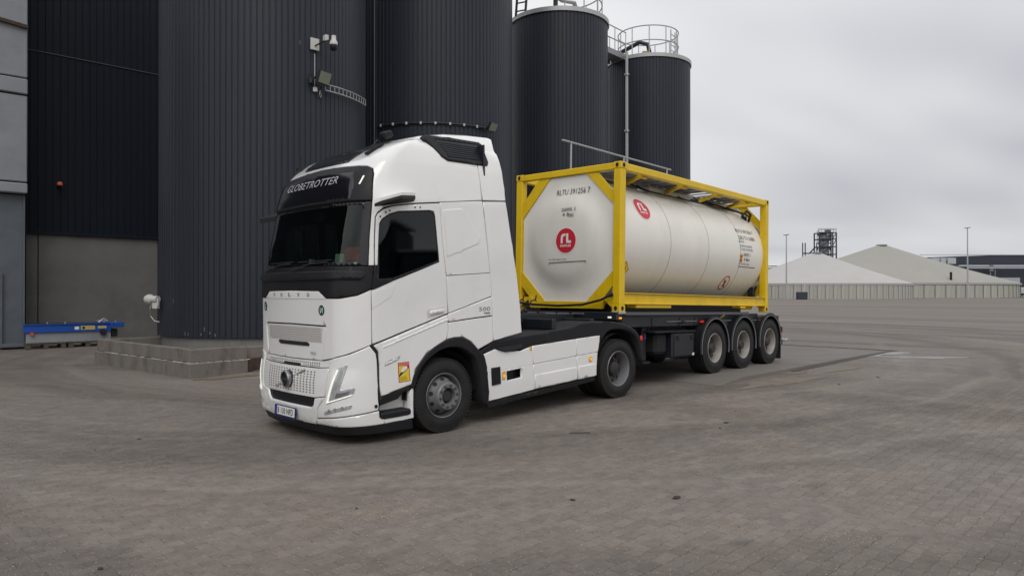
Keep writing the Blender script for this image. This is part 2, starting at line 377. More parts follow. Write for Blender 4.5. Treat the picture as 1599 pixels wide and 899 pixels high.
# ------------------------------------------------------------------ ground
def ground_mat(name, paver):
    m = bpy.data.materials.new(name); m.use_nodes = True; t = m.node_tree; b = t.nodes['Principled BSDF']; K = t.links
    g = node(t, 'ShaderNodeNewGeometry'); pos = g.outputs['Position']
    def noise(sc_, scale=(1, 1, 1), rot=0, det=6, rough=.6, lo=.3, hi=.7, a=0., c=1., loc=(0, 0, 0)):
        mp_ = node(t, 'ShaderNodeMapping'); mp_.inputs['Rotation'].default_value = (0, 0, rot); mp_.inputs['Scale'].default_value = scale; mp_.inputs['Location'].default_value = loc
        K.new(pos, mp_.inputs[0]); n = node(t, 'ShaderNodeTexNoise'); n.inputs['Scale'].default_value = sc_; n.inputs['Detail'].default_value = det; n.inputs['Roughness'].default_value = rough
        K.new(mp_.outputs[0], n.inputs['Vector']); mr = node(t, 'ShaderNodeMapRange'); K.new(n.outputs['Fac'], mr.inputs[0])
        for i, v in enumerate((lo, hi, a, c)): mr.inputs[i+1].default_value = v
        return mr.outputs[0]
    def mixc(f, a, col):
        mx = node(t, 'ShaderNodeMix', data_type='RGBA'); K.new(f, mx.inputs[0])
        if isinstance(a, tuple): mx.inputs[6].default_value = (*a, 1)
        else: K.new(a, mx.inputs[6])
        mx.inputs[7].default_value = (*col, 1); return mx.outputs[2]
    def scl(a, f):
        s = node(t, 'ShaderNodeVectorMath', operation='SCALE'); K.new(a, s.inputs[0]); K.new(f, s.inputs[3]); return s.outputs[0]
    c = mixc(noise(.22, rot=-.7, scale=(.5, 1.4, 1), c=.8), (.192, .166, .145), (.180, .161, .148))
    def sweep(cx, cy, sc_, lo, hi, amt, seed):
        # wear left by lorries turning on one circle: noise in polar coordinates round (cx, cy)
        wn = node(t, 'ShaderNodeTexNoise'); wn.inputs['Scale'].default_value = .35; K.new(pos, wn.inputs['Vector'])
        ws = node(t, 'ShaderNodeVectorMath', operation='SCALE'); K.new(wn.outputs['Color'], ws.inputs[0]); ws.inputs[3].default_value = 1.1
        ad_ = node(t, 'ShaderNodeVectorMath', operation='ADD'); K.new(pos, ad_.inputs[0]); K.new(ws.outputs[0], ad_.inputs[1])
        sb = node(t, 'ShaderNodeVectorMath', operation='SUBTRACT'); K.new(ad_.outputs[0], sb.inputs[0]); sb.inputs[1].default_value = (cx, cy, 0)
        sp = node(t, 'ShaderNodeSeparateXYZ'); K.new(sb.outputs[0], sp.inputs[0])
        cb_ = node(t, 'ShaderNodeCombineXYZ'); K.new(sp.outputs[0], cb_.inputs[0]); K.new(sp.outputs[1], cb_.inputs[1])
        ln = node(t, 'ShaderNodeVectorMath', operation='LENGTH'); K.new(cb_.outputs[0], ln.inputs[0])
        at = node(t, 'ShaderNodeMath', operation='ARCTAN2'); K.new(sp.outputs[1], at.inputs[0]); K.new(sp.outputs[0], at.inputs[1])
        c2_ = node(t, 'ShaderNodeCombineXYZ'); K.new(ln.outputs['Value'], c2_.inputs[0]); K.new(at.outputs[0], c2_.inputs[1]); c2_.inputs[2].default_value = seed
        n_ = node(t, 'ShaderNodeTexNoise'); n_.inputs['Scale'].default_value = sc_; n_.inputs['Detail'].default_value = 5; n_.inputs['Roughness'].default_value = .55; K.new(c2_.outputs[0], n_.inputs['Vector'])
        mr_ = node(t, 'ShaderNodeMapRange'); K.new(n_.outputs['Fac'], mr_.inputs[0])
        for i_, v_ in enumerate((lo, hi, 0, amt)): mr_.inputs[i_+1].default_value = v_
        return mr_.outputs[0]
    c = mixc(sweep(-1, 25, .55, .47, .68, .75, 1.0), c, (.088, .075, .067))
    c = mixc(sweep(-14, -6, .6, .50, .70, .7, 7.0), c, (.092, .079, .070))
    c = mixc(sweep(-1, 25, 1.1, .50, .72, .75, 4.0), c, (.25, .222, .195))
    c = mixc(noise(.9, lo=.52, hi=.75, c=.55, loc=(3, 1, 0)), c, (.20, .175, .145))                    # dusty
    c = mixc(noise(1.5, lo=.60, hi=.72, c=.5, loc=(2, 7, 0), det=4), c, (.115, .10, .09))               # drips and damp spots
    c = mixc(noise(.45, lo=.55, hi=.8, c=.45, loc=(9, 4, 0)), c, (.21, .165, .12))                      # sandy
    c = scl(c, noise(7, lo=.25, hi=.75, a=.78, c=1.22, det=8, rough=.7))
    c = mixc(noise(30, lo=.62, hi=.72, c=.6, det=3, rough=.5), c, (.33, .29, .22))                    # grit
    c = mixc(noise(26, lo=.62, hi=.74, c=.6, det=3, rough=.5, loc=(5, 5, 0)), c, (.06, .052, .047))
    if paver:
        oi = node(t, 'ShaderNodeObjectInfo'); ad = node(t, 'ShaderNodeMath', operation='ADD'); K.new(g.outputs['Random Per Island'], ad.inputs[0]); K.new(oi.outputs['Random'], ad.inputs[1])
        fr = node(t, 'ShaderNodeMath', operation='FRACT'); K.new(ad.outputs[0], fr.inputs[0]); mr = node(t, 'ShaderNodeMapRange'); mr.inputs[3].default_value = .91; mr.inputs[4].default_value = 1.09; K.new(fr.outputs[0], mr.inputs[0]); c = scl(c, mr.outputs[0])
    K.new(c, b.inputs['Base Color']); b.inputs['Roughness'].default_value = .82; b.inputs['Specular IOR Level'].default_value = .3
    n = node(t, 'ShaderNodeTexNoise'); n.inputs['Scale'].default_value = 60; n.inputs['Detail'].default_value = 6; K.new(pos, n.inputs['Vector'])
    bp = node(t, 'ShaderNodeBump'); bp.inputs['Strength'].default_value = .35; bp.inputs['Distance'].default_value = .006; K.new(n.outputs['Fac'], bp.inputs['Height']); K.new(bp.outputs[0], b.inputs['Normal'])
    return m
gm = ground_mat('yard_surface', False); pm = ground_mat('paver_surface', True)
slabm = mat('slab_concrete', (.172, .155, .138), .85, var=.12, scale=.8, dirt=(.11, .10, .09), dirt_scale=.6, dirt_amt=.8, bump=.2, bscale=30)
def seq(a, stops):
    o = [a]
    for end, step in stops:
        while o[-1] < end-1e-6: o.append(min(end, o[-1]+step))
    return o
PAVE_Y0, PAVE_Y1 = 3.6, 13.0
xs = seq(-1500, [(-200, 325), (-40, 20), (-18, 2), (20, .8), (60, 5), (300, 20), (2000, 340)])
ys = seq(-400, [(-50, 50), (0, 10), (2.8, .7), (3.2, .4), (PAVE_Y1, .7), (PAVE_Y1+.15, .15), (32, .8), (60, 3), (300, 20), (3000, 450)])
mb = MB()
for y in ys:
    for x in xs:
        low = .0045 if (3.1 < y <= PAVE_Y1+.01 and abs(x) < 13) else 0
        mb.v.append((x, y, gz(x, y)-low))
nx = len(xs)
for j in range(len(ys)-1):
    for i in range(nx-1): a = j*nx+i; mb.f.append((a, a+1, a+nx+1, a+nx))
ground = mb.build('ground', gm, smooth=True, ang=80); tag(ground, kind='structure')
# interlocking pavers, rows along the lorry's axis
PL_, PW_, J = .225, .1125, .0013
def zig(u, ph): # notched long edge
    f = (u/PL_+ph) % 1.0
    return .006 if .12 < f < .38 else (-.006 if .62 < f < .88 else 0)
def paver_outline(ph):
    k = [0, .12, .14, .36, .38, .62, .64, .86, .88, 1]
    bot = [(PL_*f, zig(PL_*min(max(f, .001), .999), ph)) for f in k]
    lo = [(x-PL_/2, y-PW_/2) for x, y in bot]; hi = [(x-PL_/2, y+PW_/2) for x, y in reversed(bot)]
    return lo+hi
def paver_geo(ph):
    o = inset(paver_outline(ph), J); i = inset(o, .0028); n = len(o)
    v = [(x, y, -.016) for x, y in o]+[(x, y, -.0022) for x, y in o]+[(x, y, 0) for x, y in i]
    f = [tuple(range(2*n, 3*n))]
    for a in range(n):
        b = (a+1) % n; f += [(n+a, n+b, 2*n+b, 2*n+a), (a, b, n+b, n+a)]
    return v, f
pg = [paver_geo(0), paver_geo(.5)]
cells = []
corners = [st(x, y) for x, y in ((-3.2, PAVE_Y0), (3.2, PAVE_Y0), (10.2, PAVE_Y1), (-10.2, PAVE_Y1))]
s0, s1 = min(c[0] for c in corners), max(c[0] for c in corners); t0, t1 = min(c[1] for c in corners), max(c[1] for c in corners)
r = math.floor(t0/PW_)
while r*PW_ < t1:
    sh = (r % 2)*.5; k = math.floor(s0/PL_)
    while k*PL_ < s1:
        s = (k+sh)*PL_; t = r*PW_; x, y = xy(s, t)
        if PAVE_Y0 < y < PAVE_Y1+.1 and abs(x) < .72*y+.55: cells.append((math.hypot(x, y-2.5), x, y, s, r % 2))
        k += 1
    r += 1
cells.sort()
pmesh = []
for v, f in pg:
    me = bpy.data.meshes.new('paver'); me.from_pydata(v, [], f); me.materials.append(pm); pmesh.append(me)
slope = lambda s: (interp(GP, s+.1)-interp(GP, s-.1))/.2
far_v, far_f = [], []; vis = 0
cs, sn = DS
for d, x, y, s, ph in cells:
    jz = random.uniform(-.0012, .0008); tl = slope(s); seen = y > 4.35 and abs(x) < .705*y+.15
    if vis < 300 and seen:
        o = bpy.data.objects.new('paver', pmesh[ph]); COL.objects.link(o); o.parent = ground; o.location = (x, y, gz(x, y)+jz)
        o.rotation_euler = (random.uniform(-.003, .003), -math.atan(tl)+random.uniform(-.003, .003), .8+random.uniform(-.003, .003)); vis += 1
    else:
        v, f = pg[ph]; b = len(far_v); z = gz(x, y)+jz; ra = random.uniform(-.004, .004); rb = random.uniform(-.004, .004)
        far_v += [(x+px*cs-py*sn, y+px*sn+py*cs, z+pz+px*(tl+ra)+py*rb) for px, py, pz in v]; far_f += [tuple(i+b for i in q) for q in f]
me = bpy.data.meshes.new('paver'); me.from_pydata(far_v, [], far_f); me.materials.append(pm)
o = bpy.data.objects.new('paver', me); COL.objects.link(o); o.parent = ground; tag(o, kind='stuff')
# concrete loading slab under the trailer, its near edge standing proud
mb = MB()
def slab(s0, s1, ta, tb, top):
    P = []
    for s, t in ((s0, ta), (s1, ta), (s1, tb), (s0, tb)): P.append(xy(s, t))
    return P
P = slab(6.1, 15.7, -.72, 3.7, 0)
tops = [(*P[0], .135), (*P[1], .214), (*P[2], .214), (*P[3], .135)]
Q = [xy(7.0, -.72), xy(7.0, 3.7)]
vs = [(*P[0], .1), (*Q[0], .1), (*P[1], .1), (*P[2], .1), (*Q[1], .1), (*P[3], .1), (*P[0], .127), (*Q[0], .212), (*P[1], .214), (*P[2], .214), (*Q[1], .212), (*P[3], .127)]
fs = [(6, 7, 10, 11), (7, 8, 9, 10)]+[(i, (i+1) % 6, (i+1) % 6+6, i+6) for i in range(6)]
mb.add(vs, fs); tag(mb.build('concrete_slab', slabm, smooth=False), kind='structure')
mb = MB(); a, b = xy(15.95, -.9), xy(15.95, 4.2); mb.bar((a[0], a[1], .2085), (b[0], b[1], .2085), .16, .014)
c_ = xy(9.2, -.80); d_ = xy(15.8, -.80); mb.bar((c_[0], c_[1], .155), (d_[0], d_[1], .2083), .14, .012)
tag(mb.build('drain_channel', mat('dark_channel', (.045, .033, .025), .7)), kind='structure')  # dark brown strips at the slab's end and near edge
def blob(name, cx, cy, rx, ry, rot, m, h=.004, seed=0, n=22, kind='structure', jag=.35):
    rnd = random.Random(seed); ph = [rnd.uniform(0, 6.28) for _ in range(4)]; pts = []
    for i in range(n):
        a = 2*PI*i/n; q = 1+jag*(.5*math.sin(2*a+ph[0])+.35*math.sin(3*a+ph[1])+.3*math.sin(5*a+ph[2])+rnd.uniform(-.2, .2))
        x, y = rx*q*math.cos(a), ry*q*math.sin(a); pts.append((cx+x*math.cos(rot)-y*math.sin(rot), cy+x*math.sin(rot)+y*math.cos(rot)))
    v = [(cx, cy, gz(cx, cy)+h)]+[(x, y, gz(x, y)+h) for x, y in pts]; f = [(0, i+1, (i+1) % n+1) for i in range(n)]
    o = MB().add(v, f).build(name, m, smooth=False); tag(o, kind=kind); return o
blob('pale_patch', 9.85, 19.8, .75, .6, .5, wet, .005, 3, 34, jag=.6); blob('pale_patch', 10.5, 18.7, .75, .35, -.2, wet, .0055, 8, 30, jag=.7)
blob('sand_patch', 5.2, 14.2, 1.3, .28, .75, mat('sand', (.185, .155, .125), .95, var=.25, scale=3), .005, 5, 30, jag=.5)
# ------------------------------------------------------------------ ribbed silos
def rib_profile(R, n, d=.020, base=0.0):
    p = []
    for i in range(n):
        for f, q in ((0, 0), (.14, 0), (.22, 1), (.92, 1)):
            a = 2*PI*(i+f)/n; p.append((math.cos(a)*(R+(q-1)*d), math.sin(a)*(R+(q-1)*d)))
    return p
def ring_mesh(mb, R, r, z0, z1, c=(0, 0, 0), n=72): return mb.lathe([(r, z0), (R, z0), (R, z1), (r, z1)], n, 'z', c, closed=True)
def px_ang(c, R, px):
    """angle on a silo's near side whose bearing from the camera passes pixel column px"""
    k = (px-799.5)/1140; A0 = math.degrees(math.atan2(-c[1], -c[0])); lo, hi = A0-80, A0+80
    f = lambda a: (c[0]+R*math.cos(math.radians(a)))/(c[1]+R*math.sin(math.radians(a)))-k
    for _ in range(40):
        m_ = (lo+hi)/2
        if f(m_) < 0: lo = m_
        else: hi = m_
    return lo
def silo(cx, cy, R, z0, z1, label, ribs, m=clad, rim=True):
    root = empty('silo', (cx, cy, 0)); tag(root, label, 'silo', 'dark ribbed silos in a row behind the lorry')
    p = rib_profile(R, ribs); n = len(p); mb = MB(); mb.v = [(x, y, z0) for x, y in p]+[(x, y, z1) for x, y in p]
    mb.f = [(i, (i+1) % n, (i+1) % n+n, i+n) for i in range(n)]
    mb.build('cladding', m, root, smooth=False)
    b = MB().lathe([(R-.08, -.3), (R-.08, z0+.05), (R-.3, z0+.05)], 72); b.build('silo_base', conc, root)
    rm = MB(); ring_mesh(rm, R+.06, R-.1, z1-.06, z1+.12); rm.build('roof_rim', galv, root)
    MB().lathe([(R-.05, z1+.02), (R*.5, z1+.32), (.01, z1+.55)], 60).build('roof', galv, root)
    return root
U = (math.cos(math.radians(49.4)), math.sin(math.radians(49.4)))
r_ = 2.15
c1 = (-3.35*r_, 9.95*r_); c2 = (-1.32*r_, 12.31*r_); c3 = (.96*r_, 14.97*r_); c4 = (3.30*r_, 17.7*r_)
S1 = silo(*c1, 2.85, .70, 16.5, 'large dark ribbed silo nearest the camera, standing in the concrete bund behind the cab', 118)
S2 = silo(*c2, 2.85, .70, 16.5, 'large dark ribbed silo second from the left, directly behind the cab roof', 118)
S3 = silo(*c3, r_, .7, 13.5, 'dark silo with pale rim, third from the left, behind the front of the yellow frame', 84)
S4 = silo(*c4, r_, .7, 13.5, 'farthest dark silo with round railings on top and a pale pipe down its front', 84)
def rail_ring(R, z, parent, c=(0, 0), a0=0, a1=2*PI, posts=12, h=1.1, mid=True, name='railing'):
    mb = MB(); K = 40; full = abs(a1-a0-2*PI) < 1e-6
    for hh in ([h, h*.5] if mid else [h]):
        mb.tube([(c[0]+R*math.cos(a0+(a1-a0)*i/K), c[1]+R*math.sin(a0+(a1-a0)*i/K), z+hh) for i in range(K+1)], .028, 6)
    for i in range(posts+(0 if full else 1)):
        a = a0+(a1-a0)*i/posts; x, y = c[0]+R*math.cos(a), c[1]+R*math.sin(a); mb.tube([(x, y, z-.1), (x, y, z+h)], .026, 6)
    return mb.build(name, galv, parent)
# railing cage on the last silo
rail_ring(1.55, 13.75, S4, posts=11, c=(.0, .0), h=1.45)
mb = MB()
for dx in (.0, .45):
    mb.tube([(1.0+dx*.7, -.9+dx, 13.7), (1.0+dx*.7, -.9+dx, 15.2)], .03, 6)
for k in range(5): mb.tube([(1.0, -.9, 13.9+k*.27), (1.31, -.45, 13.9+k*.27)], .02, 6)
mb.build('ladder', galv, S4)
MB().tube([(-2.9, 1.0, 14.3), (-1.4, .1, 14.35), (-.5, -.3, 14.75), (-.1, -.45, 14.6), (-.02, -.5, 14.2), (0, -.5, 13.6)], .11, 10).build('vent_pipe', chas, S4)
MB().box((-.25, -.6, 14.0), (.3, .25, .35)).build('valve', mat('brass_valve', (.35, .25, .1), .5, metal=.5), S4)
a = math.radians(px_ang(c4, r_+.10, 979))
dpx, dpy = math.cos(a)*(r_+.10), math.sin(a)*(r_+.10)
MB().tube([(dpx, dpy, .3), (dpx, dpy, 13.75)], .075, 12).build('down_pipe', mat('pale_pipe', (.42, .42, .42), .5), S4)
mb = MB()
for z in (3, 6.4, 9.8, 12.6): MB().lathe([(.095, z), (.13, z), (.13, z+.09), (.095, z+.09)], 12, 'z', (dpx, dpy, 0), closed=True).build('pipe_clamp', galv, S4)
# silo 3 roof gear
mb = MB(); mb.tube([(-1.9, -1.1, 13.6), (-1.7, -.8, 16.5)], .06, 6); mb.tube([(-1.5, -1.3, 13.6), (-1.3, -1.0, 16.5)], .06, 6)
for k in range(8): mb.tube([(-1.88+k*.03, -1.08, 13.8+k*.35), (-1.48+k*.03, -1.28, 13.8+k*.35)], .03, 6)
mb.build('ladder', chas, S3)
rail_ring(1.9, 13.75, S3, a0=-1.5, a1=1.7, posts=7, h=1.25)
MB().tube([(-1.6, .2, 16.0), (.1, -.9, 14.35), (.6, -.9, 14.25), (.9, -.3, 13.7)], .1, 8).build('vent_pipe', galv, S3)
MB().tube([(-.2, -1.0, 13.6), (-.2, -1.0, 15.6)], .1, 8).build('vent_pipe', chas, S3)
# gangway between silo 3 and silo 4
gw = empty('gangway', (c3[0], c3[1], 0), math.atan2(c4[1]-c3[1], c4[0]-c3[0])); tag(gw, 'steel gangway with handrails bridging the tops of the two far silos', 'walkway')
g0, g1 = 1.75, 5.75
MB().box(((g0+g1)/2, .60, 13.66), (g1-g0, 1.0, .10)).box(((g0+g1)/2, .12, 13.60), (g1-g0, .06, .28)).box(((g0+g1)/2, 1.08, 13.60), (g1-g0, .06, .28)).build('deck', alu, gw)
for sy in (.12, 1.08):
    mb = MB()
    for hh in (.55, 1.15): mb.tube([(g0, sy, 13.7+hh), (g1, sy, 13.7+hh)], .028, 6)
    for k in range(5): x = g0+(g1-g0)*k/4; mb.tube([(x, sy, 13.6), (x, sy, 14.85)], .026, 6)
    mb.build('railing', galv, gw)
# thin conduits on silos 1 and 2
def on_silo(c, R, ang_deg, z, off=.06):
    a = math.radians(ang_deg); return (c[0]+(R+off)*math.cos(a), c[1]+(R+off)*math.sin(a), z)
A1 = math.degrees(math.atan2(-c1[1], -c1[0])); A2 = math.degrees(math.atan2(-c2[1], -c2[0]))
def px_z(p, py): return 1.9+(454-py)*p[1]/1140
def spt(c, R, px, py, off=.06):
    a = px_ang(c, R+off, px); p = on_silo(c, R, a, 0, off); return (p[0], p[1], px_z(p, py))
def arc_tube(mb, c, R, pts, r, off, n=14):
    angs = [(px_ang(c, R+off, px), py) for px, py in pts]; P = []
    for (a0, y0), (a1, y1) in zip(angs, angs[1:]):
        for i in range(n): a = a0+(a1-a0)*i/n; p = on_silo(c, R, a, 0, off); P.append((p[0], p[1], px_z(p, y0+(y1-y0)*i/n)))
    p = on_silo(c, R, angs[-1][0], 0, off); P.append((p[0], p[1], px_z(p, angs[-1][1]))); mb.tube(P, r, 6); return P
def level_arc(mb, c, R, px0, px1, z, r, off, n=24):
    a0, a1 = px_ang(c, R+off, px0), px_ang(c, R+off, px1)
    P = [on_silo(c, R, a0+(a1-a0)*i/n, z, off) for i in range(n+1)]; mb.tube(P, r, 6); return P
# pale scuffs near the foot of silo 1
rnd = random.Random(17)
for px, py in ((289, 521), (294, 522), (314, 522), (319, 514), (328, 520), (336, 523), (271, 470), (468, 66)):
    p = spt(c1, 2.85, px, py, .012); a_ = math.atan2(p[1]-c1[1], p[0]-c1[0])
    o = MB().box((0, 0, 0), (.004, rnd.uniform(.008, .018), rnd.uniform(.04, .12))).build('scuff', lgrey, S1, smooth=False)
    o.location = (p[0]-c1[0], p[1]-c1[1], p[2]); o.rotation_euler = (0, rnd.uniform(-.1, .1), a_)
# camera with bracket on silo 1
pl = spt(c1, 2.85, 491, 69, .05); ah = math.radians(px_ang(c1, 2.9, 491))
cm = empty('security_camera', pl, ah); tag(cm, 'white dome security camera on a square plate and arm high on the nearest silo', 'camera')
MB().box((0, 0, 0), (.05, .24, .31)).build('mounting_plate', offw, cm)
MB().tube([(.03, 0, -.05), (.30, .10, .03), (.42, .24, .06)], .02, 8).build('arm', chas, cm)
MB().lathe([(.0, .16), (.06, .16), (.065, .05), (.10, 0), (.105, -.08), (.0, -.08)], 20, 'z', (.46, .30, .02)).build('housing', offw, cm)
MB().lathe([(.10, -.08), (.10, -.12), (.085, -.19), (.05, -.23), (0, -.245)], 20, 'z', (.46, .30, .02)).build('dome', gloss, cm)
MB().box((.30, .16, .12), (.14, .10, .16)).build('junction_box', offw, cm)
def floodlight(loc, rz, tilt, label, s=1.0):
    f = empty('floodlight', loc, rz); tag(f, label, 'floodlight')
    M = Matrix.Rotation(tilt, 4, 'Y')
    MB().box((0, 0, 0), (.09*s, .42*s, .34*s), M).build('housing', chas, f)
    MB().box(tuple(M @ Vector((.05*s, 0, 0))), (.02, .36*s, .28*s), M).build('lens', mat('floodlight_glass', (.22, .24, .18), .15, spec=.8), f)
    MB().bar((-.05*s, -.23*s, -.02), (-.2*s, -.2*s, -.16*s), .03, .015).bar((-.05*s, .23*s, -.02), (-.2*s, .2*s, -.16*s), .03, .015).bar((-.2*s, -.22*s, -.16*s), (-.2*s, .22*s, -.16*s), .03, .015).build('bracket', chas, f)
    return f
pf = spt(c1, 2.85, 505, 121, .30); floodlight(pf, math.radians(px_ang(c1, 3.1, 505))+.25, .35, 'black floodlight with a greenish lens on the nearest silo, below the dome camera', 1.05)
cd = empty('conduit', spt(c1, 2.85, 491, 100, .04)); tag(cd, 'thin grey conduit and small junction boxes running down the nearest silo', 'conduit')
o0 = Vector(cd.location)
p0 = Vector(spt(c1, 2.85, 491, 84, .04))-o0; p1 = Vector(spt(c1, 2.85, 491, 134, .04))-o0
MB().tube([p0, p1], .014, 6).build('pipe', galv, cd)
pb = Vector(spt(c1, 2.85, 492, 140, .06))-o0; MB().box(pb, (.10, .10, .12)).build('junction_box', offw, cd)
pb = Vector(spt(c1, 2.85, 486, 126, .06))-o0; MB().box(pb, (.07, .14, .14)).build('junction_box', chas, cd)
pb = Vector(spt(c1, 2.85, 500, 147, .06))-o0
MB().tube([pb+Vector((.0, .07*math.cos(t), .09*math.sin(t))) for t in [i*PI/8 for i in range(17)]], .012, 6).build('cable_loop', galv, cd)
# cable ladder curving round silo 1
ct = empty('cable_ladder', (0, 0, 0)); tag(ct, 'grey cable ladder curving round the nearest silo from the floodlight', 'cable tray')
zt = pf[2]-.12
mb = MB(); Pa = level_arc(mb, c1, 2.85, 508, 570.5, zt, .018, .16); Pb = level_arc(mb, c1, 2.85, 508, 570.5, zt-.16, .018, .16)
for i in range(0, len(Pa), 2): mb.tube([Pa[i], Pb[i]], .01, 6)
mb.build('tray', galv, ct)
cb = empty('cable_run', (0, 0, 0)); tag(cb, 'black cable clipped level round the second silo just above the cab roof', 'cable')
mb = MB(); Pc = level_arc(mb, c2, 2.85, 589, 757, spt(c2, 2.85, 700, 193, .05)[2], .028, .05)
mb.build('cable', chas, cb)
for i in range(1, 24, 3): MB().box(Pc[i], (.07, .07, .09)).build('cable_clip', galv, cb)
pf2 = spt(c2, 2.85, 769, 198, .30); floodlight(pf2, math.radians(px_ang(c2, 3.1, 770))+.1, .5, 'small floodlight on the second silo, above the rear edge of the cab roof', .9)
cv = empty('conduit', (0, 0, 0)); tag(cv, 'thin vertical pipe at the left edge of the second silo', 'conduit'); p0 = spt(c2, 2.85, 584.5, -30, .08); p1 = spt(c2, 2.85, 584.5, 300, .08); MB().tube([(p0[0], p0[1], 13), (p1[0], p1[1], 2)], .022, 8).build('pipe', mat('dull_conduit', (.11, .115, .12), .6), cv)
# white lamp low on silo 1's left edge
wl = empty('wall_lamp', spt(c1, 2.85, 249, 467, .12), 2.8); tag(wl, 'small white round lamp with hanging cable low on the nearest silo', 'lamp')
M = Matrix.Rotation(PI/2, 4, 'Y')
MB().lathe([(0, .44), (.10, .44), (.13, .36), (.13, .28), (.09, .24), (.09, .05), (0, .05)], 20, 'x').build('lamp_head', offw, wl)
MB().box((.12, 0, -.17), (.16, .1, .16)).box((.05, 0, -.08), (.05, .06, .2)).build('bracket', offw, wl)
MB().tube([(.22, 0, -.05), (.32, 0, -.25), (.30, 0, -.45), (.16, 0, -.58), (0, 0, -.6)], .012, 6).build('cable', offw, wl)
# ------------------------------------------------------------------ bund
NV = (U[1], -U[0])
B0 = (-6.93, 15.75)
bd = empty('concrete_bund', (B0[0], B0[1], 0), math.atan2(U[1], U[0])); tag(bd, 'low stained concrete bund wall round the foot of the nearest silo', 'low wall')
# local x along the row, local y away from the yard
MB().box((.67, .12, .48), (1.34, .16, .30), ch=.015).build('wall_top', concb, bd)
MB().box((.65, .10, .125), (1.36, .24, .41), ch=.015).build('wall_foot', concb, bd)
MB().box((.12, 2.7, .48), (.16, 5.2, .30), ch=.015).build('wall_top', concb, bd)
MB().box((.10, 2.66, .125), (.24, 5.30, .41), ch=.015).build('wall_foot', concb, bd)
MB().box((.95, 5.2, .33), (1.5, .16, .6), ch=.015).build('wall_top', concb, bd)
MB().box((4.7, .42, .30), (6.7, .16, .58), ch=.015).build('wall_top', concb, bd)
MB().box((1.42, .27, .18), (.14, .46, .34), ch=.01).build('wall_return', rust, bd)
MB().box((4.1, .30, .17), (5.4, .07, .32), ch=.01).build('rusty_skirting', rust, bd)
mb = MB(); rnd = random.Random(3)
x = -.02
while x < 1.3: w = rnd.uniform(.06, .22); mb.box((x+w/2, -.018+.02, .333), (w*.8, .03, rnd.uniform(.006, .018))); x += w
y = 0
while y < 4.5:
    w = rnd.uniform(.06, .25)
    if rnd.random() < .75: mb.box((-.012, y+w/2, .333), (.03, w*.8, rnd.uniform(.006, .02)))
    y += w
tag(mb.build('salt_crust', salt, bd), kind='stuff')
# sand washed against the bund
blob('sand_drift', B0[0]+.9, B0[1]+.35, .9, .25, .75, mat('sand_drift_soil', (.17, .13, .095), .95, var=.2, scale=5), .01, 9, jag=.4)
# ------------------------------------------------------------------ building on the left
WB = empty('clad_building', (-17.3, 25.0, 0), math.atan2(.70, .714)); tag(WB, 'dark navy clad building on a concrete plinth behind the blue conveyor', 'building')
mb = MB(); x = -42.0; pitch = .232
while x < 10:
    for f, q in ((0, 0), (.86, 0), (.9, -.03), (.97, -.03)): mb.v.append((x+f*pitch, q, 0)); 
    x += pitch
nn = len(mb.v); low = [(a, b-.0, 3.98) for a, b, _ in mb.v]; mid = [(a, b, 10.3) for a, b, _ in mb.v]
m1 = MB(); m1.v = low+mid; m1.f = [(i, i+1, nn+i+1, nn+i) for i in range(nn-1)]; m1.build('cladding', cladw, WB, smooth=False)
m2 = MB(); m2.v = [(a, b+.02, 10.32) for a, b, _ in low]+[(a, b+.02, 18) for a, b, _ in low]; m2.f = list(m1.f); m2.build('cladding', cladw, WB, smooth=False)
MB().box((-16, -.02, 10.31), (52, .04, .02)).build('flashing', mat('dull_flashing', (.10, .105, .115), .6), WB)
MB().box((-16, -.03, 3.93), (52, .16, .09)).build('flashing', cladw, WB)
for xa, xb in ((-42, -36), (-35.97, -30), (-29.97, -24), (-23.97, -18), (-17.97, -12), (-11.97, -6.03), (-6, .52), (.55, .9), (.93, 4.9), (4.93, 10)): MB().box(((xa+xb)/2, .12, 1.8), (xb-xa, .25, 4.18), ch=.012).build('plinth_panel', concd, WB)
MB().box((-16, 4, 9), (52, 7.7, 17.9)).build('core', dark, WB)
wlmp = empty('warning_lamp', (0, 0, 0)); p = Vector((-17.3, 25.0, 0)); 
yd = 25.9; loc = ((93-799.5)/1140*yd, yd, 1.9+(454-288)*yd/1140)
wlmp.location = loc; wlmp.rotation_euler = (0, 0, math.atan2(.70, .714)); tag(wlmp, 'small orange warning lamp high on the dark cladding', 'lamp')
MB().lathe([(0, .10), (.06, .09), (.09, .04), (.09, -.03), (0, -.03)], 16, 'z').build('lamp_dome', orange, wlmp)
MB().box((0, .12, -.05), (.1, .34, .05)).build('bracket', chas, wlmp)
# pale steel tower at the frame edge
TW = empty('steel_tower', (-16.22, 24.35, 0), math.atan2(.70, .714)); tag(TW, 'pale grey panelled steel tower on a blue-grey leg at the left edge', 'tower')
zz = [5.35, 5.75, 8.45, 9.0, 9.6, 11.2, 15]
for a, b, pr in ((5.12, 5.45, .06), (5.5, 8.35, 0), (8.4, 8.9, .05), (8.95, 12.3, 0), (12.35, 16, .03)):
    MB().box((-2.0, .6-pr, (a+b)/2), (4.0, 1.6, b-a), ch=.03).build('panel', lgrey, TW)
MB().bar((-4, -.3, 11.0), (.0, -.26, 10.62), .12, .12).build('pipe', rust, TW)
MB().prism([(-.72, -.2), (-.03, -.2), (-.03, 5.08), (-1.0, 5.08), (-.98, 3.2)], .05, .75, 'y').build('leg', colsteel, TW, smooth=False)
MB().box((-.38, .0, .12), (.8, 1.0, .1)).build('base_plate', colsteel, TW)
MB().box((-.06, -.0, 2.5), (.05, .12, 5.1)).box((-.68, .0, 1.2), (.05, .12, 2.6)).build('flange', colsteel, TW)
MB().box((-3.2, .9, 2.4), (3.6, .2, 5.2)).build('back_panel', concd, TW)
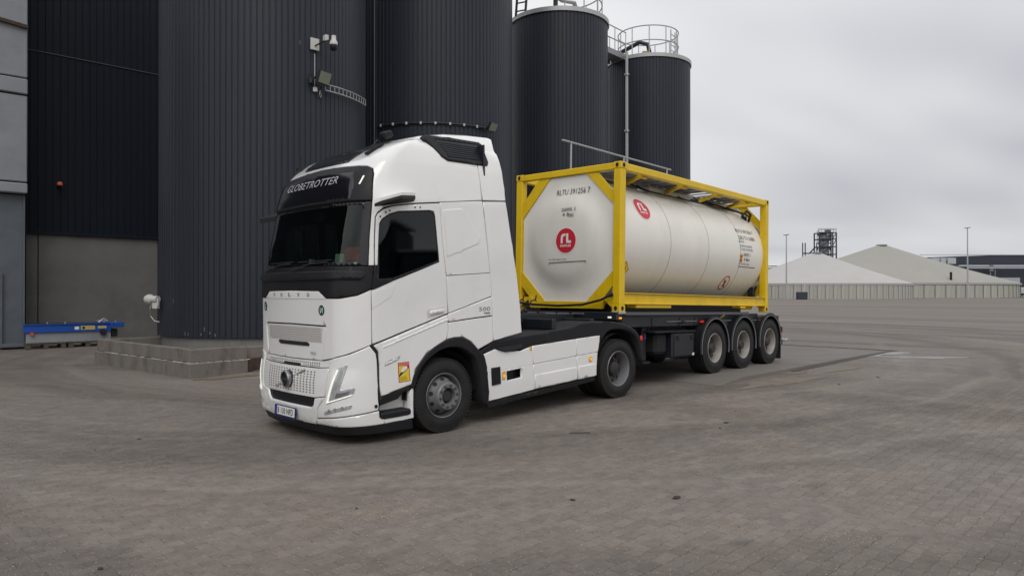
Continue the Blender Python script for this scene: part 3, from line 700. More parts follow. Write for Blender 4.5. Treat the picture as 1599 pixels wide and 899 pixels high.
# ------------------------------------------------------------------ blue conveyor on pallets
CV = empty('conveyor', (-15.75, 23.55, 0), math.atan2(.62, .78)); tag(CV, 'blue steel conveyor section lying on pallets beside the concrete bund', 'conveyor')
Lc = 2.5
MB().box((Lc/2, 0, .675), (Lc, .06, .22)).box((Lc/2, 0, .80), (Lc, .14, .03)).box((Lc/2, 0, .56), (Lc, .14, .03)).build('side_beam', blue, CV)
MB().box((Lc/2+.1, .85, .70), (Lc+.1, .06, .22)).box((Lc+.18, .1, .74), (.42, .5, .16)).build('side_beam', blue, CV)
MB().box((Lc/2, .45, .80), (Lc-.2, .75, .025)).build('belt', chas, CV)
MB().box((Lc/2+.03, .05, .37), (Lc-.06, .10, .34)).build('skirt_panel', lgrey, CV)
MB().lathe([(0, -.06), (.10, -.06), (.10, .02), (0, .02)], 20, 'y', (2.25, -.05, .50)).build('roller', chas, CV)
MB().lathe([(0, -.04), (.055, -.04), (.055, .02), (0, .02)], 16, 'y', (.22, -.04, .50)).build('cap', orange, CV)
MB().box((Lc+.12, .35, .46), (.2, .6, .26)).build('motor', chas, CV)
MB().tube([(2.15, .1, .83), (2.3, .1, .95), (2.42, .1, .86)], .035, 8).box((2.25, .15, .87), (.28, .14, .06)).build('bracket', galv, CV)
for bx in (.65, 1.15, 2.65): MB().tube([(bx, .0, .8), (bx, .0, .88)], .02, 8).build('bolt', galv, CV)
def flat(name, x0, x1, z0, z1, m, y=-.034, par=CV): return MB().add([(x0, y, z0), (x1, y, z0), (x1, y, z1), (x0, y, z1)], [(0, 1, 2, 3)]).build(name, m, par)
flat('sticker', 1.42, 1.55, .61, .71, whitep); flat('sticker', 1.60, 2.02, .60, .73, mat('label_yellow', (.5, .5, .12), .5)); flat('sticker', 2.10, 2.36, .63, .71, mat('label_pale_yellow', (.55, .5, .2), .5))
flat('sticker_mark', 1.64, 1.72, .62, .70, blackpr, -.036); flat('sticker_mark', 1.78, 1.98, .64, .70, orangep, -.036); flat('sticker_mark', 2.14, 2.32, .655, .685, orangep, -.036)
pal = []
for i, px_ in enumerate((.05, 1.25)):
    pt = empty('pallet', (0, 0, 0)); pt.matrix_world = Matrix.Translation((CV.location.x+px_*.78, CV.location.y+px_*.62, .0)) @ Matrix.Rotation(math.atan2(.62, .78), 4, 'Z')
    tag(pt, ('left' if i == 0 else 'right')+' wooden pallet under the blue conveyor', 'pallet', 'pallets under the conveyor')
    for k in range(5): MB().box((.56, -.05+k*.24, .17), (1.14, .12, .022)).build('plank', wood, pt)
    for yy in (-.05, .43, .9):
        MB().box((.56, yy, .02), (1.14, .1, .022)).build('plank', wood, pt)
        for xx in (.07, .56, 1.05): MB().box((xx, yy, .095), (.14, .1, .12)).build('block', wood, pt)
# ------------------------------------------------------------------ tractor unit
def _plan():
    pts = []; n = 40
    for i in range(n+1): v = 0.74*i/n; pts.append((-1.62+0.12*v*v, 1.25-1.25*v))
    x0 = -1.62+0.12*.74*.74; y0 = 1.25*.26
    for i in range(1, 25):
        a = i/24*PI/2; pts.append((x0+.06*math.sin(a)+.42*(1-math.cos(a)), y0-y0*math.sin(a)))
    pts.append((4.5, 0.0)); Ls = [0]
    for a, b in zip(pts, pts[1:]): Ls.append(Ls[-1]+math.hypot(b[0]-a[0], b[1]-a[1]))
    return pts, Ls
PLN, LLN = _plan()
XC = [(0, -1.5), (.15, -1.52), (.3, -1.6), (.45, -1.62), (.8, -1.61), (1.0, -1.575), (1.3, -1.57), (1.9, -1.565), (2.05, -1.55), (2.2, -1.50), (2.6, -1.42), (3.0, -1.32), (3.2, -1.27), (3.35, -1.22), (3.45, -1.17), (3.55, -1.08), (3.65, -.97), (3.75, -.82), (3.85, -.62), (3.93, -.40), (3.98, -.1)]
TU = [(0, .03), (.5, 0), (3.1, 0), (3.4, .03), (3.6, .055), (3.75, .09), (3.85, .13), (3.93, .21), (3.98, .38)]
def P0(A, z):
    a = abs(A); i = min(max(bisect.bisect_right(LLN, a)-1, 0), len(PLN)-2)
    t = (a-LLN[i])/(LLN[i+1]-LLN[i]); x = PLN[i][0]+(PLN[i+1][0]-PLN[i][0])*t; y = PLN[i][1]+(PLN[i+1][1]-PLN[i][1])*t
    k = -interp(XC, z)/1.62
    if x < 0: x *= k
    y = 1.25-(1.25-y)*(1-interp(TU, z)/1.25)
    if A < 0: y = 2.5-y
    return Vector((x, y, z))
def cab(A, z, off=0.):
    p = P0(A, z)
    if not off: return tuple(p)
    e = .01; du = P0(A+e, z)-P0(A-e, z); dv = P0(A, z+e)-P0(A, z-e); n = du.cross(dv)
    if n.length < 1e-9: return tuple(p)
    return tuple(p+n.normalized()*off)
XA = 2.626   # side parameter A = x + XA
TR = empty('tractor_unit', (-.8845, 9.796, -.0002), .77, None, -.0206)
tag(TR, 'white articulated-lorry tractor unit with black roof visor, facing left on the paved yard', 'truck')
# ---- white panels
roof_poly = [(0, 3.565), (.57, 3.54), (1.10, 3.50), (1.22, 3.46), (1.265, 3.38), (1.305, 3.04), (1.375, 2.24), (1.445, 2.24), (1.372, 2.84), (1.40, 2.90), (1.49, 2.965), (1.65, 3.0), (2.10, 3.05), (2.57, 3.085), (3.34, 3.16), (3.32, 3.6), (3.30, 3.975)]
full = roof_poly+[(-a, z) for a, z in reversed(roof_poly[1:])]
glassp = [(-.62, 3.60), (-.60, 3.80), (-.55, 3.93), (.78, 3.93), (.72, 3.80), (.57, 3.585)]
glassp = [(-.60, 3.595), (.60, 3.595), (.72, 3.80), (.80, 3.93), (-.80, 3.93), (-.72, 3.80)]
patch('roof', full, cab, white, TR, th=.02, step=.07, gap=0)
ring = [cab(A/20, 3.975) for A in range(-66, 67, 2)]
mb = MB(); mb.v = ring+[(-.05+.0*i, 1.25, 4.0) for i in range(1)]; mb.f = [(i, i+1, len(ring)) for i in range(len(ring)-1)]; mb.build('roof_cap', white, TR)
patch('roof_window', glassp, cab, gloss, TR, off=.012, th=.016, step=.06)
shell_lo = [(-3.45, 3.9), (-3.45, 1.12), (-2.07, 1.15), (-2.07, .72), (-1.60, .60), (-1.58, .32), (1.58, .32), (1.60, .60), (2.07, .72), (2.07, 1.15), (3.45, 1.12), (3.45, 3.9)]
ws_hole = [(-1.30, 2.26), (1.30, 2.26), (1.24, 3.02), (-1.24, 3.02)]
win = [(1.45, 2.75), (1.50, 2.80), (1.61, 2.87), (1.76, 2.91), (2.36, 2.95), (2.43, 2.94), (2.46, 2.89), (2.54, 2.31), (1.77, 2.08), (1.55, 2.07)]
winm = [(-a, z) for a, z in win]
patch('cab_shell', shell_lo, cab, dark, TR, off=-.022, th=.02, holes=[ws_hole, inset(win[::-1], .01)[::-1] if area(win) < 0 else win, winm], step=.12, gap=0, edge=0, back=True)
wsp = [(-1.365, 2.235), (1.365, 2.235), (1.33, 2.6), (1.295, 3.03), (0, 3.045), (-1.295, 3.03), (-1.33, 2.6)]
inner = [(-1.24, 2.28), (1.24, 2.28), (1.22, 2.6), (1.17, 2.99), (0, 3.005), (-1.17, 2.99), (-1.22, 2.6)]
patch('windscreen_surround', wsp, cab, gloss, TR, off=0, th=.012, holes=[inner], step=.08)
patch('windscreen', inner, cab, wglass, TR, off=-.004, th=.004, step=.1, gap=-.004, edge=0)
hd = [(0, 3.555), (.57, 3.53), (1.10, 3.49), (1.21, 3.45), (1.25, 3.38), (1.292, 3.04), (0, 3.05)]
hdf = hd+[(-a, z) for a, z in reversed(hd[1:-1])]
patch('roof_visor', hdf, cab, blackp, TR, off=.012, th=.03, step=.08, edge=.012)
disp = [(-.98, 3.42), (0, 3.455), (.94, 3.42), (1.0, 3.24), (.99, 3.065), (0, 3.075), (-.99, 3.065), (-1.03, 3.24)]
patch('display_panel', disp, cab, gloss, TR, off=.016, th=.008, step=.1)
fr_ = lambda u, v, o=.0: cab(u, v, o)
text('lettering', 'GLOBETROTTER', (-.70, 3.29), 1.36, .095, lambda u, v: cab(u, v, .024), mat('letter_silver', (.48, .48, .50), .4), TR, bold=.0, shear=.25)
for s in (1, -1): patch('marker_lamp', [(1.075, 3.25), (1.095, 3.25), (1.135, 3.355), (1.115, 3.355)], cab, ledw, TR, off=.018, th=.01, step=.1, gap=0, edge=0, mirror=s < 0)
cowl = [(0, 1.945), (.66, 1.935), (.82, 1.84), (1.05, 1.84), (1.28, 1.875), (1.455, 1.95), (1.455, 2.07), (1.42, 2.225), (0, 2.245)]
patch('cowl', cowl+[(-a, z) for a, z in reversed(cowl[1:-1])], cab, blackp, TR, off=.012, th=.03, step=.08, edge=.012)
lip = [(0, 2.06), (1.30, 2.06), (1.36, 2.14), (1.30, 2.17), (0, 2.17)]
patch('cowl_lip', lip+[(-a, z) for a, z in reversed(lip[1:-1])], cab, blackp, TR, off=.05, th=.05, step=.08, edge=.02)
hood = [(0, 1.94), (.655, 1.93), (.815, 1.835), (1.05, 1.835), (1.28, 1.87), (1.452, 1.94), (1.452, 1.265), (1.36, 1.23), (1.17, 1.165), (.92, 1.10), (.74, 1.07), (.81, 1.50), (0, 1.51)]
hoodf = hood+[(-a, z) for a, z in reversed(hood[1:-1])]
patch('front_panel', hoodf, cab, white, TR, th=.02, step=.08)
patch('name_strip', [(-.66, 1.925), (.645, 1.925), (.80, 1.83), (-.80, 1.83)], cab, white, TR, off=.006, th=.006, step=.1, gap=0, edge=.003)
for i, ch_ in enumerate('VOLVO'): text('letter', ch_, (-.50+i*.232, 1.862), .052, .045, lambda u, v: cab(u, v, .013), greyp, TR, bold=.03)
hc = [(0, 1.497), (.79, 1.487), (.725, 1.065), (0, 1.065)]; hcf = [(-.79, 1.487), (0, 1.497), (.79, 1.487), (.725, 1.065), (0, 1.06), (-.725, 1.065)]
patch('front_flap', hcf, cab, white, TR, off=-.012, th=.02, step=.08)
patch('mesh_panel', [(-.745, 1.475), (0, 1.485), (.745, 1.475), (.71, 1.285), (-.71, 1.285)], cab, mat('mesh_white', (.62, .60, .57), .5), TR, off=-.009, th=.004, step=.1, gap=0, edge=.002)
mb = MB()
def hole(mb, a, z, w, h, off, n=6):
    c_ = [cab(a+w*math.cos(2*PI*i/n), z+h*math.sin(2*PI*i/n), off) for i in range(n)]; mb.add(c_, [tuple(range(n))])
for r in range(8):
    for k in range(50):
        a = -.70+k*.0285+(r % 2)*.014; z = 1.302+r*.0225
        if abs(a) < .70: hole(mb, a, z, .0075, .0062, -.0045)
o = mb.build('perforation', mat('hole_dark', (.16, .155, .15), .9), TR, smooth=False); tag(o, kind='stuff')
patch('slot', [(-.38, 1.262), (-.34, 1.282), (.40, 1.282), (.45, 1.258), (.43, 1.232), (-.33, 1.232)], cab, dark, TR, off=-.002, th=.008, step=.1, gap=0, edge=.004)
text('letter', 'FH', (.49, 1.125), .10, .042, lambda u, v: cab(u, v, .002), greyp, TR)
strip = [(-.985, 1.03), (-.86, 1.07), (0, 1.053), (.735, 1.06), (.92, 1.092), (.87, .985), (.66, .972), (0, .975), (-.72, .978), (-.90, .985)]
strip = [(-.92, 1.092), (-.735, 1.06), (0, 1.053), (.735, 1.06), (.92, 1.092), (.87, .99), (.67, .975), (0, .975), (-.67, .975), (-.87, .99)]
patch('grille_strip', strip, cab, white, TR, off=-.012, th=.02, step=.08)
patch('slot', [(-.20, 1.005), (.24, 1.005), (.24, .979), (-.22, .979)], cab, dark, TR, off=-.007, th=.008, step=.1, gap=0, edge=0)
gr = [(-.865, .985), (-.67, .968), (0, .965), (.67, .968), (.865, .985), (.825, .63), (.62, .60), (-.62, .60), (-.825, .63)]
patch('grille', gr, cab, white, TR, off=.0, th=.02, step=.08)
mb = MB()
for r in range(9):
    for k in range(23):
        a = -.60+k*.075; z = .655+r*.0325
        if abs(a) < .62: hole(mb, a, z, .018, .008, .0035, 8)
for r in range(2):
    for k in range(28):
        a = -.66+k*.049
        if r == 0 and -.24 < a < .28: continue
        hole(mb, a, .997+r*.028, .014, .008, -.0085)
o = mb.build('vent_hole', mat('vent_dark', (.075, .073, .07), .9), TR, smooth=False); tag(o, kind='stuff')
# emblem
c0 = Vector(cab(-.0, .79, .03)); nrm = Vector((-1, 0, .0))
MB().bar(cab(-.37, .66, .012), cab(.40, .935, .012), .022, .016, up=(-1, 0, 0)).build('emblem_bar', lens, TR)
em = MB().lathe([(0, -.02), (.075, -.02), (.105, .0), (.115, .03), (.11, .05)], 28, 'x', (0, 0, 0)).build('emblem', chas, TR, loc=(c0.x, c0.y, c0.z))
MB().lathe([(.088, -.032), (.10, -.038), (.115, -.02), (.108, .01)], 28, 'x').build('ring', chrome, em)
text('letter', 'VOLVO', (-.06, -.012), .12, .024, lambda u, v: (-.026, -u, v), chrome, em, bold=.02)
lb = [(-.60, .605), (.60, .605), (.59, .505), (.54, .488), (-.50, .488), (-.58, .53)]
patch('lower_intake', lb, cab, blackp, TR, off=-.02, th=.01, step=.1)
for k in range(3): patch('intake_slat', [(-.57, .575-k*.028), (.57, .575-k*.028), (.57, .567-k*.028), (-.57, .567-k*.028)], cab, chas, TR, off=-.008, th=.012, step=.12, gap=0, edge=.002)
bm_ = [(-.835, .625), (-.63, .595), (-.60, .53), (-.53, .478), (.55, .478), (.605, .50), (.63, .595), (.835, .625), (.70, .49), (.655, .34), (.62, .262), (-.62, .262), (-.655, .34), (-.70, .49)]
patch('bumper_centre', bm_, cab, white, TR, off=.012, th=.03, step=.07, edge=.012)
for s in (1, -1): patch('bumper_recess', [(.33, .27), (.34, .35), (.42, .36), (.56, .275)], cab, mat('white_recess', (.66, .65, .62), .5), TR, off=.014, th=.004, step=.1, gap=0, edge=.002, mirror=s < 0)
corner = [(.88, 1.085), (1.17, 1.155), (1.36, 1.222), (1.42, 1.25), (1.505, 1.15), (1.55, .81), (1.565, .445), (1.19, .405), (.66, .345), (.71, .49), (.84, .625), (.875, .985)]
for s in (1, -1):
    cp = patch('bumper_corner', corner, cab, white, TR, off=.006, th=.03, step=.07, edge=.012, mirror=s < 0)
    if s > 0:
        p = cab(1.525, .50, .008); MB().lathe([(0, -.004), (.022, -.004), (.022, .01)], 14, 'y').build('tow_cap', dark, cp, loc=p)
low_corner = [(.66, .335), (1.19, .395), (1.575, .435), (1.575, .355), (1.64, .33), (1.64, .262), (.63, .262)]
both('bumper_lower', low_corner, cab, white, TR, off=.006, th=.03, step=.07, edge=.012)
chin = [(-2.08, .26), (2.08, .26), (2.08, .13), (1.3, .15), (.6, .14), (-.6, .14), (-1.3, .15), (-2.08, .13)]
patch('chin_spoiler', chin, cab, blackp, TR, off=-.006, th=.03, step=.1, edge=.012)
hl = [(1.02, .985), (1.14, 1.035), (1.155, 1.02), (1.085, .74), (1.095, .725), (1.25, .755), (1.268, .735), (1.25, .68), (1.21, .64), (.88, .535), (.865, .555)]
drl = [(1.022, .97), (1.042, .97), (.915, .575), (1.235, .672), (1.215, .652), (.875, .548), (.882, .58)]
fog = [(.84, .45), (1.21, .55), (1.235, .54), (1.215, .495), (.835, .402), (.825, .42)]
for s in (1, -1):
    h = patch('headlight', hl, cab, lens, TR, off=.011, th=.01, step=.07, edge=.006, mirror=s < 0)
    patch('daytime_lamp', drl, cab, ledw, h, off=.017, th=.006, step=.08, gap=0, edge=.002, mirror=s < 0)
    patch('lamp_unit', [(1.03, .72), (1.09, .88), (1.10, .96), (1.07, .96), (1.0, .72)], cab, MATS['galvanised'], h, off=.013, th=.003, step=.08, gap=0, edge=0, mirror=s < 0)
    patch('lamp_unit', [(1.02, .62), (1.18, .67), (1.20, .71), (1.03, .68)], cab, chrome, h, off=.014, th=.003, step=.08, gap=0, edge=0, mirror=s < 0)
    f = patch('fog_lamp', fog, cab, lens, TR, off=.012, th=.01, step=.07, edge=.006, mirror=s < 0)
    for a in (.93, 1.02, 1.11): patch('lamp_unit', circ(a, .465+(a-.93)*.22, .022, 10), cab, mat('reflector', (.5, .5, .5), .2, metal=.7) if 'reflector' not in MATS else MATS['reflector'], f, off=.014, th=.003, gap=0, edge=0, mirror=s < 0)
# plate
y0 = 1.25
npl = empty('number_plate', (-1.655, 1.275, .355), 0, TR); npl.rotation_euler = (0, .06, 0)
MB().box((0, 0, 0), (.02, .56, .155)).build('plate_frame', mat('plate_frame_blue', (.01, .012, .09), .4), npl)
MB().box((-.011, -.012, .012), (.004, .515, .112)).build('plate', whitep, npl)
MB().box((-.0125, .225, .012), (.004, .042, .112)).build('plate_band', bluep, npl)
text('registration', 'B 130 NFD', (-.185, -.027), .42, .078, lambda u, v: (-.0145, -u, v), blackpr, npl, bold=.012)
def sticker_round(ch_, a, z):
    s = patch('round_sticker', circ(a, z, .062, 20, .066), cab, greenp, TR, off=.003, th=.003, gap=0, edge=0, step=.1)
    patch('sticker_rim', circ(a, z, .066, 20, .070), cab, whitep, s, off=.0015, th=.002, gap=0, edge=0, step=.1)
    text('letter', ch_, (a-.028, z-.035), .056, .07, lambda u, v: cab(u, v, .0045), whitep, s, bold=.0)
sticker_round('L', -.82, 1.72); sticker_round('\u0418', .73, 1.69)
# ---- doors
door = [(1.460, 2.25), (1.388, 2.84), (1.415, 2.885), (1.50, 2.945), (1.65, 2.985), (2.10, 3.035), (2.57, 3.07), (2.61, 2.6), (2.675, 2.09), (2.69, 1.60), (1.458, 1.268)]
hol = [(1.43, 2.76), (1.485, 2.815), (1.60, 2.885), (1.755, 2.925), (2.36, 2.965), (2.445, 2.955), (2.477, 2.895), (2.557, 2.30), (1.80, 2.06), (1.49, 1.935), (1.459, 1.93), (1.459, 2.25)]
door_up = [(1.458, 1.268), (1.458, 1.945), (1.50, 1.95), (1.80, 2.06), (2.557, 2.30), (2.477, 2.895), (2.445, 2.955), (2.36, 2.965), (1.755, 2.925), (1.60, 2.885), (1.485, 2.815), (1.455, 2.76), (1.502, 2.24), (1.460, 2.24), (1.388, 2.84), (1.415, 2.885), (1.50, 2.945), (1.65, 2.985), (2.10, 3.035), (2.57, 3.07), (2.61, 2.6), (2.675, 2.09), (2.69, 1.60)]
gask_o = [(1.455, 2.755), (1.487, 2.812), (1.602, 2.882), (1.757, 2.922), (2.36, 2.962), (2.443, 2.952), (2.474, 2.893), (2.556, 2.30), (1.80, 2.065), (1.525, 2.03)]
belt = [(1.458, 2.235), (1.515, 2.235), (1.55, 2.065), (1.79, 2.062), (2.55, 2.30), (2.56, 2.285), (1.80, 2.045), (1.49, 1.935), (1.458, 1.93)]
both('door', door_up, cab, white, TR, th=.02, step=.08)
both('window_seal', gask_o, cab, blackp, TR, off=-.002, th=.012, holes=[win], step=.1, gap=0, edge=.004)
both('window_corner', belt, cab, blackp, TR, off=.004, th=.02, step=.1)
both('side_window', win, cab, sglass, TR, off=-.008, th=.004, step=.15, gap=-.005, edge=0)
door_lo = [(1.545, 1.17), (1.475, 1.252), (2.685, 1.585), (2.69, 1.36), (2.65, 1.245), (2.30, 1.085), (2.14, .92), (2.07, .71), (1.60, .615)]
both('door_lower', door_lo, cab, white, TR, off=.016, th=.035, step=.08, edge=.02)
def shoulder(A, z, off=0): return cab(A, z, off)
for s in (1, -1): patch('crease', [(1.60, 1.235), (2.70, 1.545), (2.69, 1.50), (1.60, 1.20)], cab, white, TR, off=.024, th=.012, step=.1, edge=.012, mirror=s < 0)
both('gap_strip', [(1.42, 1.262), (1.465, 1.262), (1.54, 1.17), (1.59, .61), (1.57, .45), (1.565, .57), (1.505, 1.15)], cab, dark, TR, off=-.01, th=.03, step=.1, gap=0)
hd_ = [(2.32, 1.64), (2.36, 1.665), (2.65, 1.69), (2.60, 1.595), (2.34, 1.54)]
for s in (1, -1):
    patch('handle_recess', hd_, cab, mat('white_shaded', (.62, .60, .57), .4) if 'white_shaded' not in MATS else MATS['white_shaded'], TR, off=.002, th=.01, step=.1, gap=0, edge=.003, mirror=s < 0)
    patch('door_handle', [(2.37, 1.625), (2.40, 1.645), (2.63, 1.665), (2.61, 1.62), (2.38, 1.595)], cab, white, TR, off=.03, th=.03, step=.1, gap=0, edge=.012, mirror=s < 0)
    patch('side_marker', [(1.62, .99), (1.65, 1.04), (1.88, 1.10), (1.85, 1.045), (1.64, .98)], cab, lens, TR, off=.018, th=.01, step=.1, gap=0, edge=.004, mirror=s < 0)
    patch('side_blade', [(1.64, .995), (1.66, 1.025), (1.84, 1.075), (1.82, 1.045), (1.66, 1.0)], cab, white, TR, off=.026, th=.012, step=.1, gap=0, edge=.004, mirror=s < 0)
    patch('panel_scallop', [(1.458, 1.70), (1.458, 1.90), (1.83, 2.01), (1.74, 1.84)], cab, white, TR, off=.005, th=.006, step=.1, gap=0, edge=.004, mirror=s < 0)
# warning sticker
stk = patch('warning_sticker', [(1.83, 1.01), (2.01, 1.01), (2.04, .76), (1.86, .755)], cab, mat('sticker_border', (.45, .06, .03), .5), TR, off=.0175, th=.003, step=.1, gap=0, edge=0)
def sk(u, v): return cab(1.845+u*.175+v*-.02+.013, .77+v*.235, .019)
def skq(name, q, m, k=0): MB().add([cab(1.86-.028*v+.178*u, .757+.253*v, .0185+k) for u, v in q], [tuple(range(len(q)))]).build(name, m, stk, smooth=False)
skq('sticker_field', [(.06, .04), (.94, .04), (.94, .82), (.06, .82)], yprint)
skq('sticker_header', [(.06, .84), (.94, .84), (.94, .97), (.06, .97)], pinkp)
skq('sticker_mark', [(.06, .36), (.2, .5), (.94, .84), (.94, .7), (.06, .27)], blackpr, .0006)
skq('sticker_mark', [(.22, .52), (.3, .66), (.6, .80), (.78, .78), (.8, .66), (.4, .5)], whitep, .0012)
skq('sticker_mark', [(.5, .82), (.94, .82), (.94, .66), (.8, .7)], redp, .0009)
for s_, v_, w_ in (('ATTENTION', .87, .7), ('ANGLES', .20, .55), ('MORTS', .09, .6)):
    text('sticker_lettering', s_, (0, 0), w_, .075, lambda u, v, v_=v_: cab(1.86-.028*(v_+v)+.178*(.14+u), .757+.253*(v_+v), .0198), blackpr if v_ < .8 else redp, stk)
# rear quarter and locker
quarter = [(2.697, 1.60), (2.682, 2.09), (2.617, 2.6), (2.577, 3.08), (3.34, 3.15), (3.475, 2.10), (3.50, 1.82), (2.70, 1.60)]
qa = [(2.682, 2.105), (2.617, 2.6), (2.577, 3.08), (3.345, 3.15), (3.47, 2.14)]
qb = [(2.684, 2.10), (3.471, 2.135), (3.492, 1.81), (2.70, 1.60)]
both('rear_quarter', qa, cab, white, TR, th=.02, step=.1, gap=.002); both('locker_door', qb, cab, white, TR, th=.02, step=.1, gap=.002)
both('quarter_relief', [(2.64, 2.99), (2.95, 3.02), (3.04, 2.97), (3.30, 2.63), (3.26, 2.54), (2.69, 2.35)], cab, white, TR, off=.010, th=.012, step=.1, gap=0, edge=.018)
both('side_shoulder', [(2.70, 1.592), (3.492, 1.80), (3.495, 1.535), (2.70, 1.485)], cab, white, TR, off=.012, th=.03, step=.1, edge=.014)
both('locker_lower', [(2.70, 1.475), (3.497, 1.525), (3.505, 1.17), (3.22, 1.07), (3.10, 1.19), (2.95, 1.265), (2.79, 1.268), (2.66, 1.25), (2.70, 1.36)], cab, white, TR, off=.006, th=.03, step=.1, edge=.01)
text('lettering', '500', (3.24, 1.605), .21, .058, lambda u, v: cab(u, v, .016), greyp, TR)
text('lettering', 'TURBO', (3.325, 1.562), .125, .026, lambda u, v: cab(u, v, .016), greyp, TR, bold=.05)
text('lettering', 'XL', (2.74, 1.50), .07, .032, lambda u, v: cab(u, v, .016), pinkp, TR, shear=.3)
# rear fairings
both('side_fairing', [(3.365, 3.14), (3.80, 3.165), (4.00, 2.10), (4.055, 1.69), (4.085, 1.255), (3.515, 1.175), (3.50, 1.82), (3.48, 2.12)], cab, white, TR, off=.004, th=.03, step=.12, edge=.01)
both('side_fairing', [(3.33, 3.60), (3.34, 3.90), (3.755, 3.945), (3.785, 3.6), (3.803, 3.18), (3.36, 3.155)], cab, white, TR, off=.004, th=.03, step=.1, edge=.01)
# roof deflector
mb = MB()
sec = []
for x, zt, w in ((-.30, 3.95, .55), (-.05, 4.03, .30), (.30, 4.09, .22), (.70, 4.12, .19), (1.13, 4.14, .20)):
    s_ = [(x, w-.08, 3.80), (x, w, 3.93), (x, w+.05, zt-.05), (x, w+.14, zt-.006), (x, 1.25, zt+.03), (x, 2.5-w-.14, zt-.006), (x, 2.5-w-.05, zt-.05), (x, 2.5-w, 3.93), (x, 2.5-w+.08, 3.80)]; sec.append(s_); mb.v += s_
for k in range(len(sec)-1):
    for i in range(8): mb.f.append((k*9+i, k*9+i+1, (k+1)*9+i+1, (k+1)*9+i))
mb.f.append(tuple(range(36, 45))); mb.build('roof_deflector', white, TR, ang=50)
def side_top(A, z, off=0.):
    n_ = Vector((0, -1, .42)).normalized(); p = Vector((A-XA, .085+(z-3.64)*.40, z))+n_*off
    return tuple(p)
ip = [(2.42, 3.95), (2.52, 3.985), (3.0, 4.0), (3.46, 4.0), (3.51, 3.97), (3.54, 3.70), (3.50, 3.645), (3.44, 3.64), (2.78, 3.645), (2.68, 3.69)]
ii = [(2.66, 3.925), (3.41, 3.945), (3.43, 3.715), (2.82, 3.705)]
for s in (1, -1):
    patch('air_intake', ip, side_top if s > 0 else (lambda A, z, off=0.: (lambda q: (q[0], 2.5-q[1], q[2]))(side_top(-A, z, off))), blackp, TR, off=.05, th=.06, step=.1, edge=.02, holes=[ii], mirror=s < 0)
    iig = patch('intake_grille', ii, side_top if s > 0 else (lambda A, z, off=0.: (lambda q: (q[0], 2.5-q[1], q[2]))(side_top(-A, z, off))), chas, TR, off=.042, th=.01, step=.12, gap=0, edge=0, mirror=s < 0)
    for k in range(7): patch('slat', [(2.68+k*.02, 3.90-k*.03), (3.42, 3.905-k*.03), (3.42, 3.898-k*.03), (2.68+k*.02, 3.893-k*.03)], side_top if s > 0 else (lambda A, z, off=0.: (lambda q: (q[0], 2.5-q[1], q[2]))(side_top(-A, z, off))), blackp, iig, off=.050, th=.01, step=.2, gap=0, edge=0, mirror=s < 0)
# back wall of the cab and dark space
MB().box((.80, 1.25, 2.55), (.03, 2.42, 2.8)).build('cab_back', chas, TR)
# visor arms that carry the mirror cameras
for s in (1, -1):
    def Y(y): return y if s > 0 else 2.5-y
    def wing(z_off, th, m, name):
        T_ = [(-.46, .01, 3.135), (-.46, -.02, 3.175), (-.80, -.20, 3.14), (-1.20, -.33, 3.03), (-1.25, -.27, 3.0), (-1.02, -.08, 3.04), (-.95, .01, 3.06)]
        mb = MB(); v = [(x, Y(y), z+z_off) for x, y, z in T_]; w = [(x, Y(y), z+z_off-th) for x, y, z in T_]; n = len(v)
        mb.v = v+w; mb.f = [tuple(range(n)), tuple(range(2*n-1, n-1, -1))]+[(i, (i+1) % n, (i+1) % n+n, i+n) for i in range(n)]
        return mb.build(name, m, TR, smooth=False)
    wing(.0, .035, white if s > 0 else blackp, 'mirror_arm'); wing(-.037, .035, blackp, 'mirror_camera')
# door bolts
for a, z in ((1.455, 2.845), (1.535, 2.90), (1.60, 2.925), (2.07, 2.99), (2.17, 2.995)):
    MB().lathe([(0, -.004), (.011, -.004), (.011, .006)], 8, 'y').build('bolt', dark, TR, loc=cab(a, z, .003))
# roof bits: horn, antennas
MB().box((-.45, .62, 4.02), (.16, .10, .10), Matrix.Rotation(-.3, 4, 'Y'), ch=.03).build('roof_beacon', blackp, TR)
mb = MB(); p = Vector(cab(.93, 3.74, .0)); mb.box(p+Vector((0, 0, .02)), (.30, .07, .03), Matrix.Rotation(-.55, 4, 'Y')); mb.tube([p+Vector((-.05, 0, .02)), p+Vector((.05, 0, .14)), p+Vector((.12, 0, .06))], .01, 6); mb.build('roof_bracket', blackp, TR)
mb = MB(); p = Vector(cab(-.93, 3.66, .0)); mb.tube([p, p+Vector((.02, 0, .22))], .008, 6); mb.box(p+Vector((0, 0, .02)), (.12, .05, .04)); mb.build('antenna', blackp, TR)
# wipers
for a0, a1 in ((-.80, -.10), (.0, .78)):
    MB().tube([cab(a0, 2.17, .06), cab((a0+a1)/2, 2.27, .03), cab(a1, 2.285, .02)], .010, 6).tube([cab((a0+a1)/2-.3, 2.30, .018), cab(a1+.05, 2.31, .014)], .008, 6).build('wiper', chas, TR)
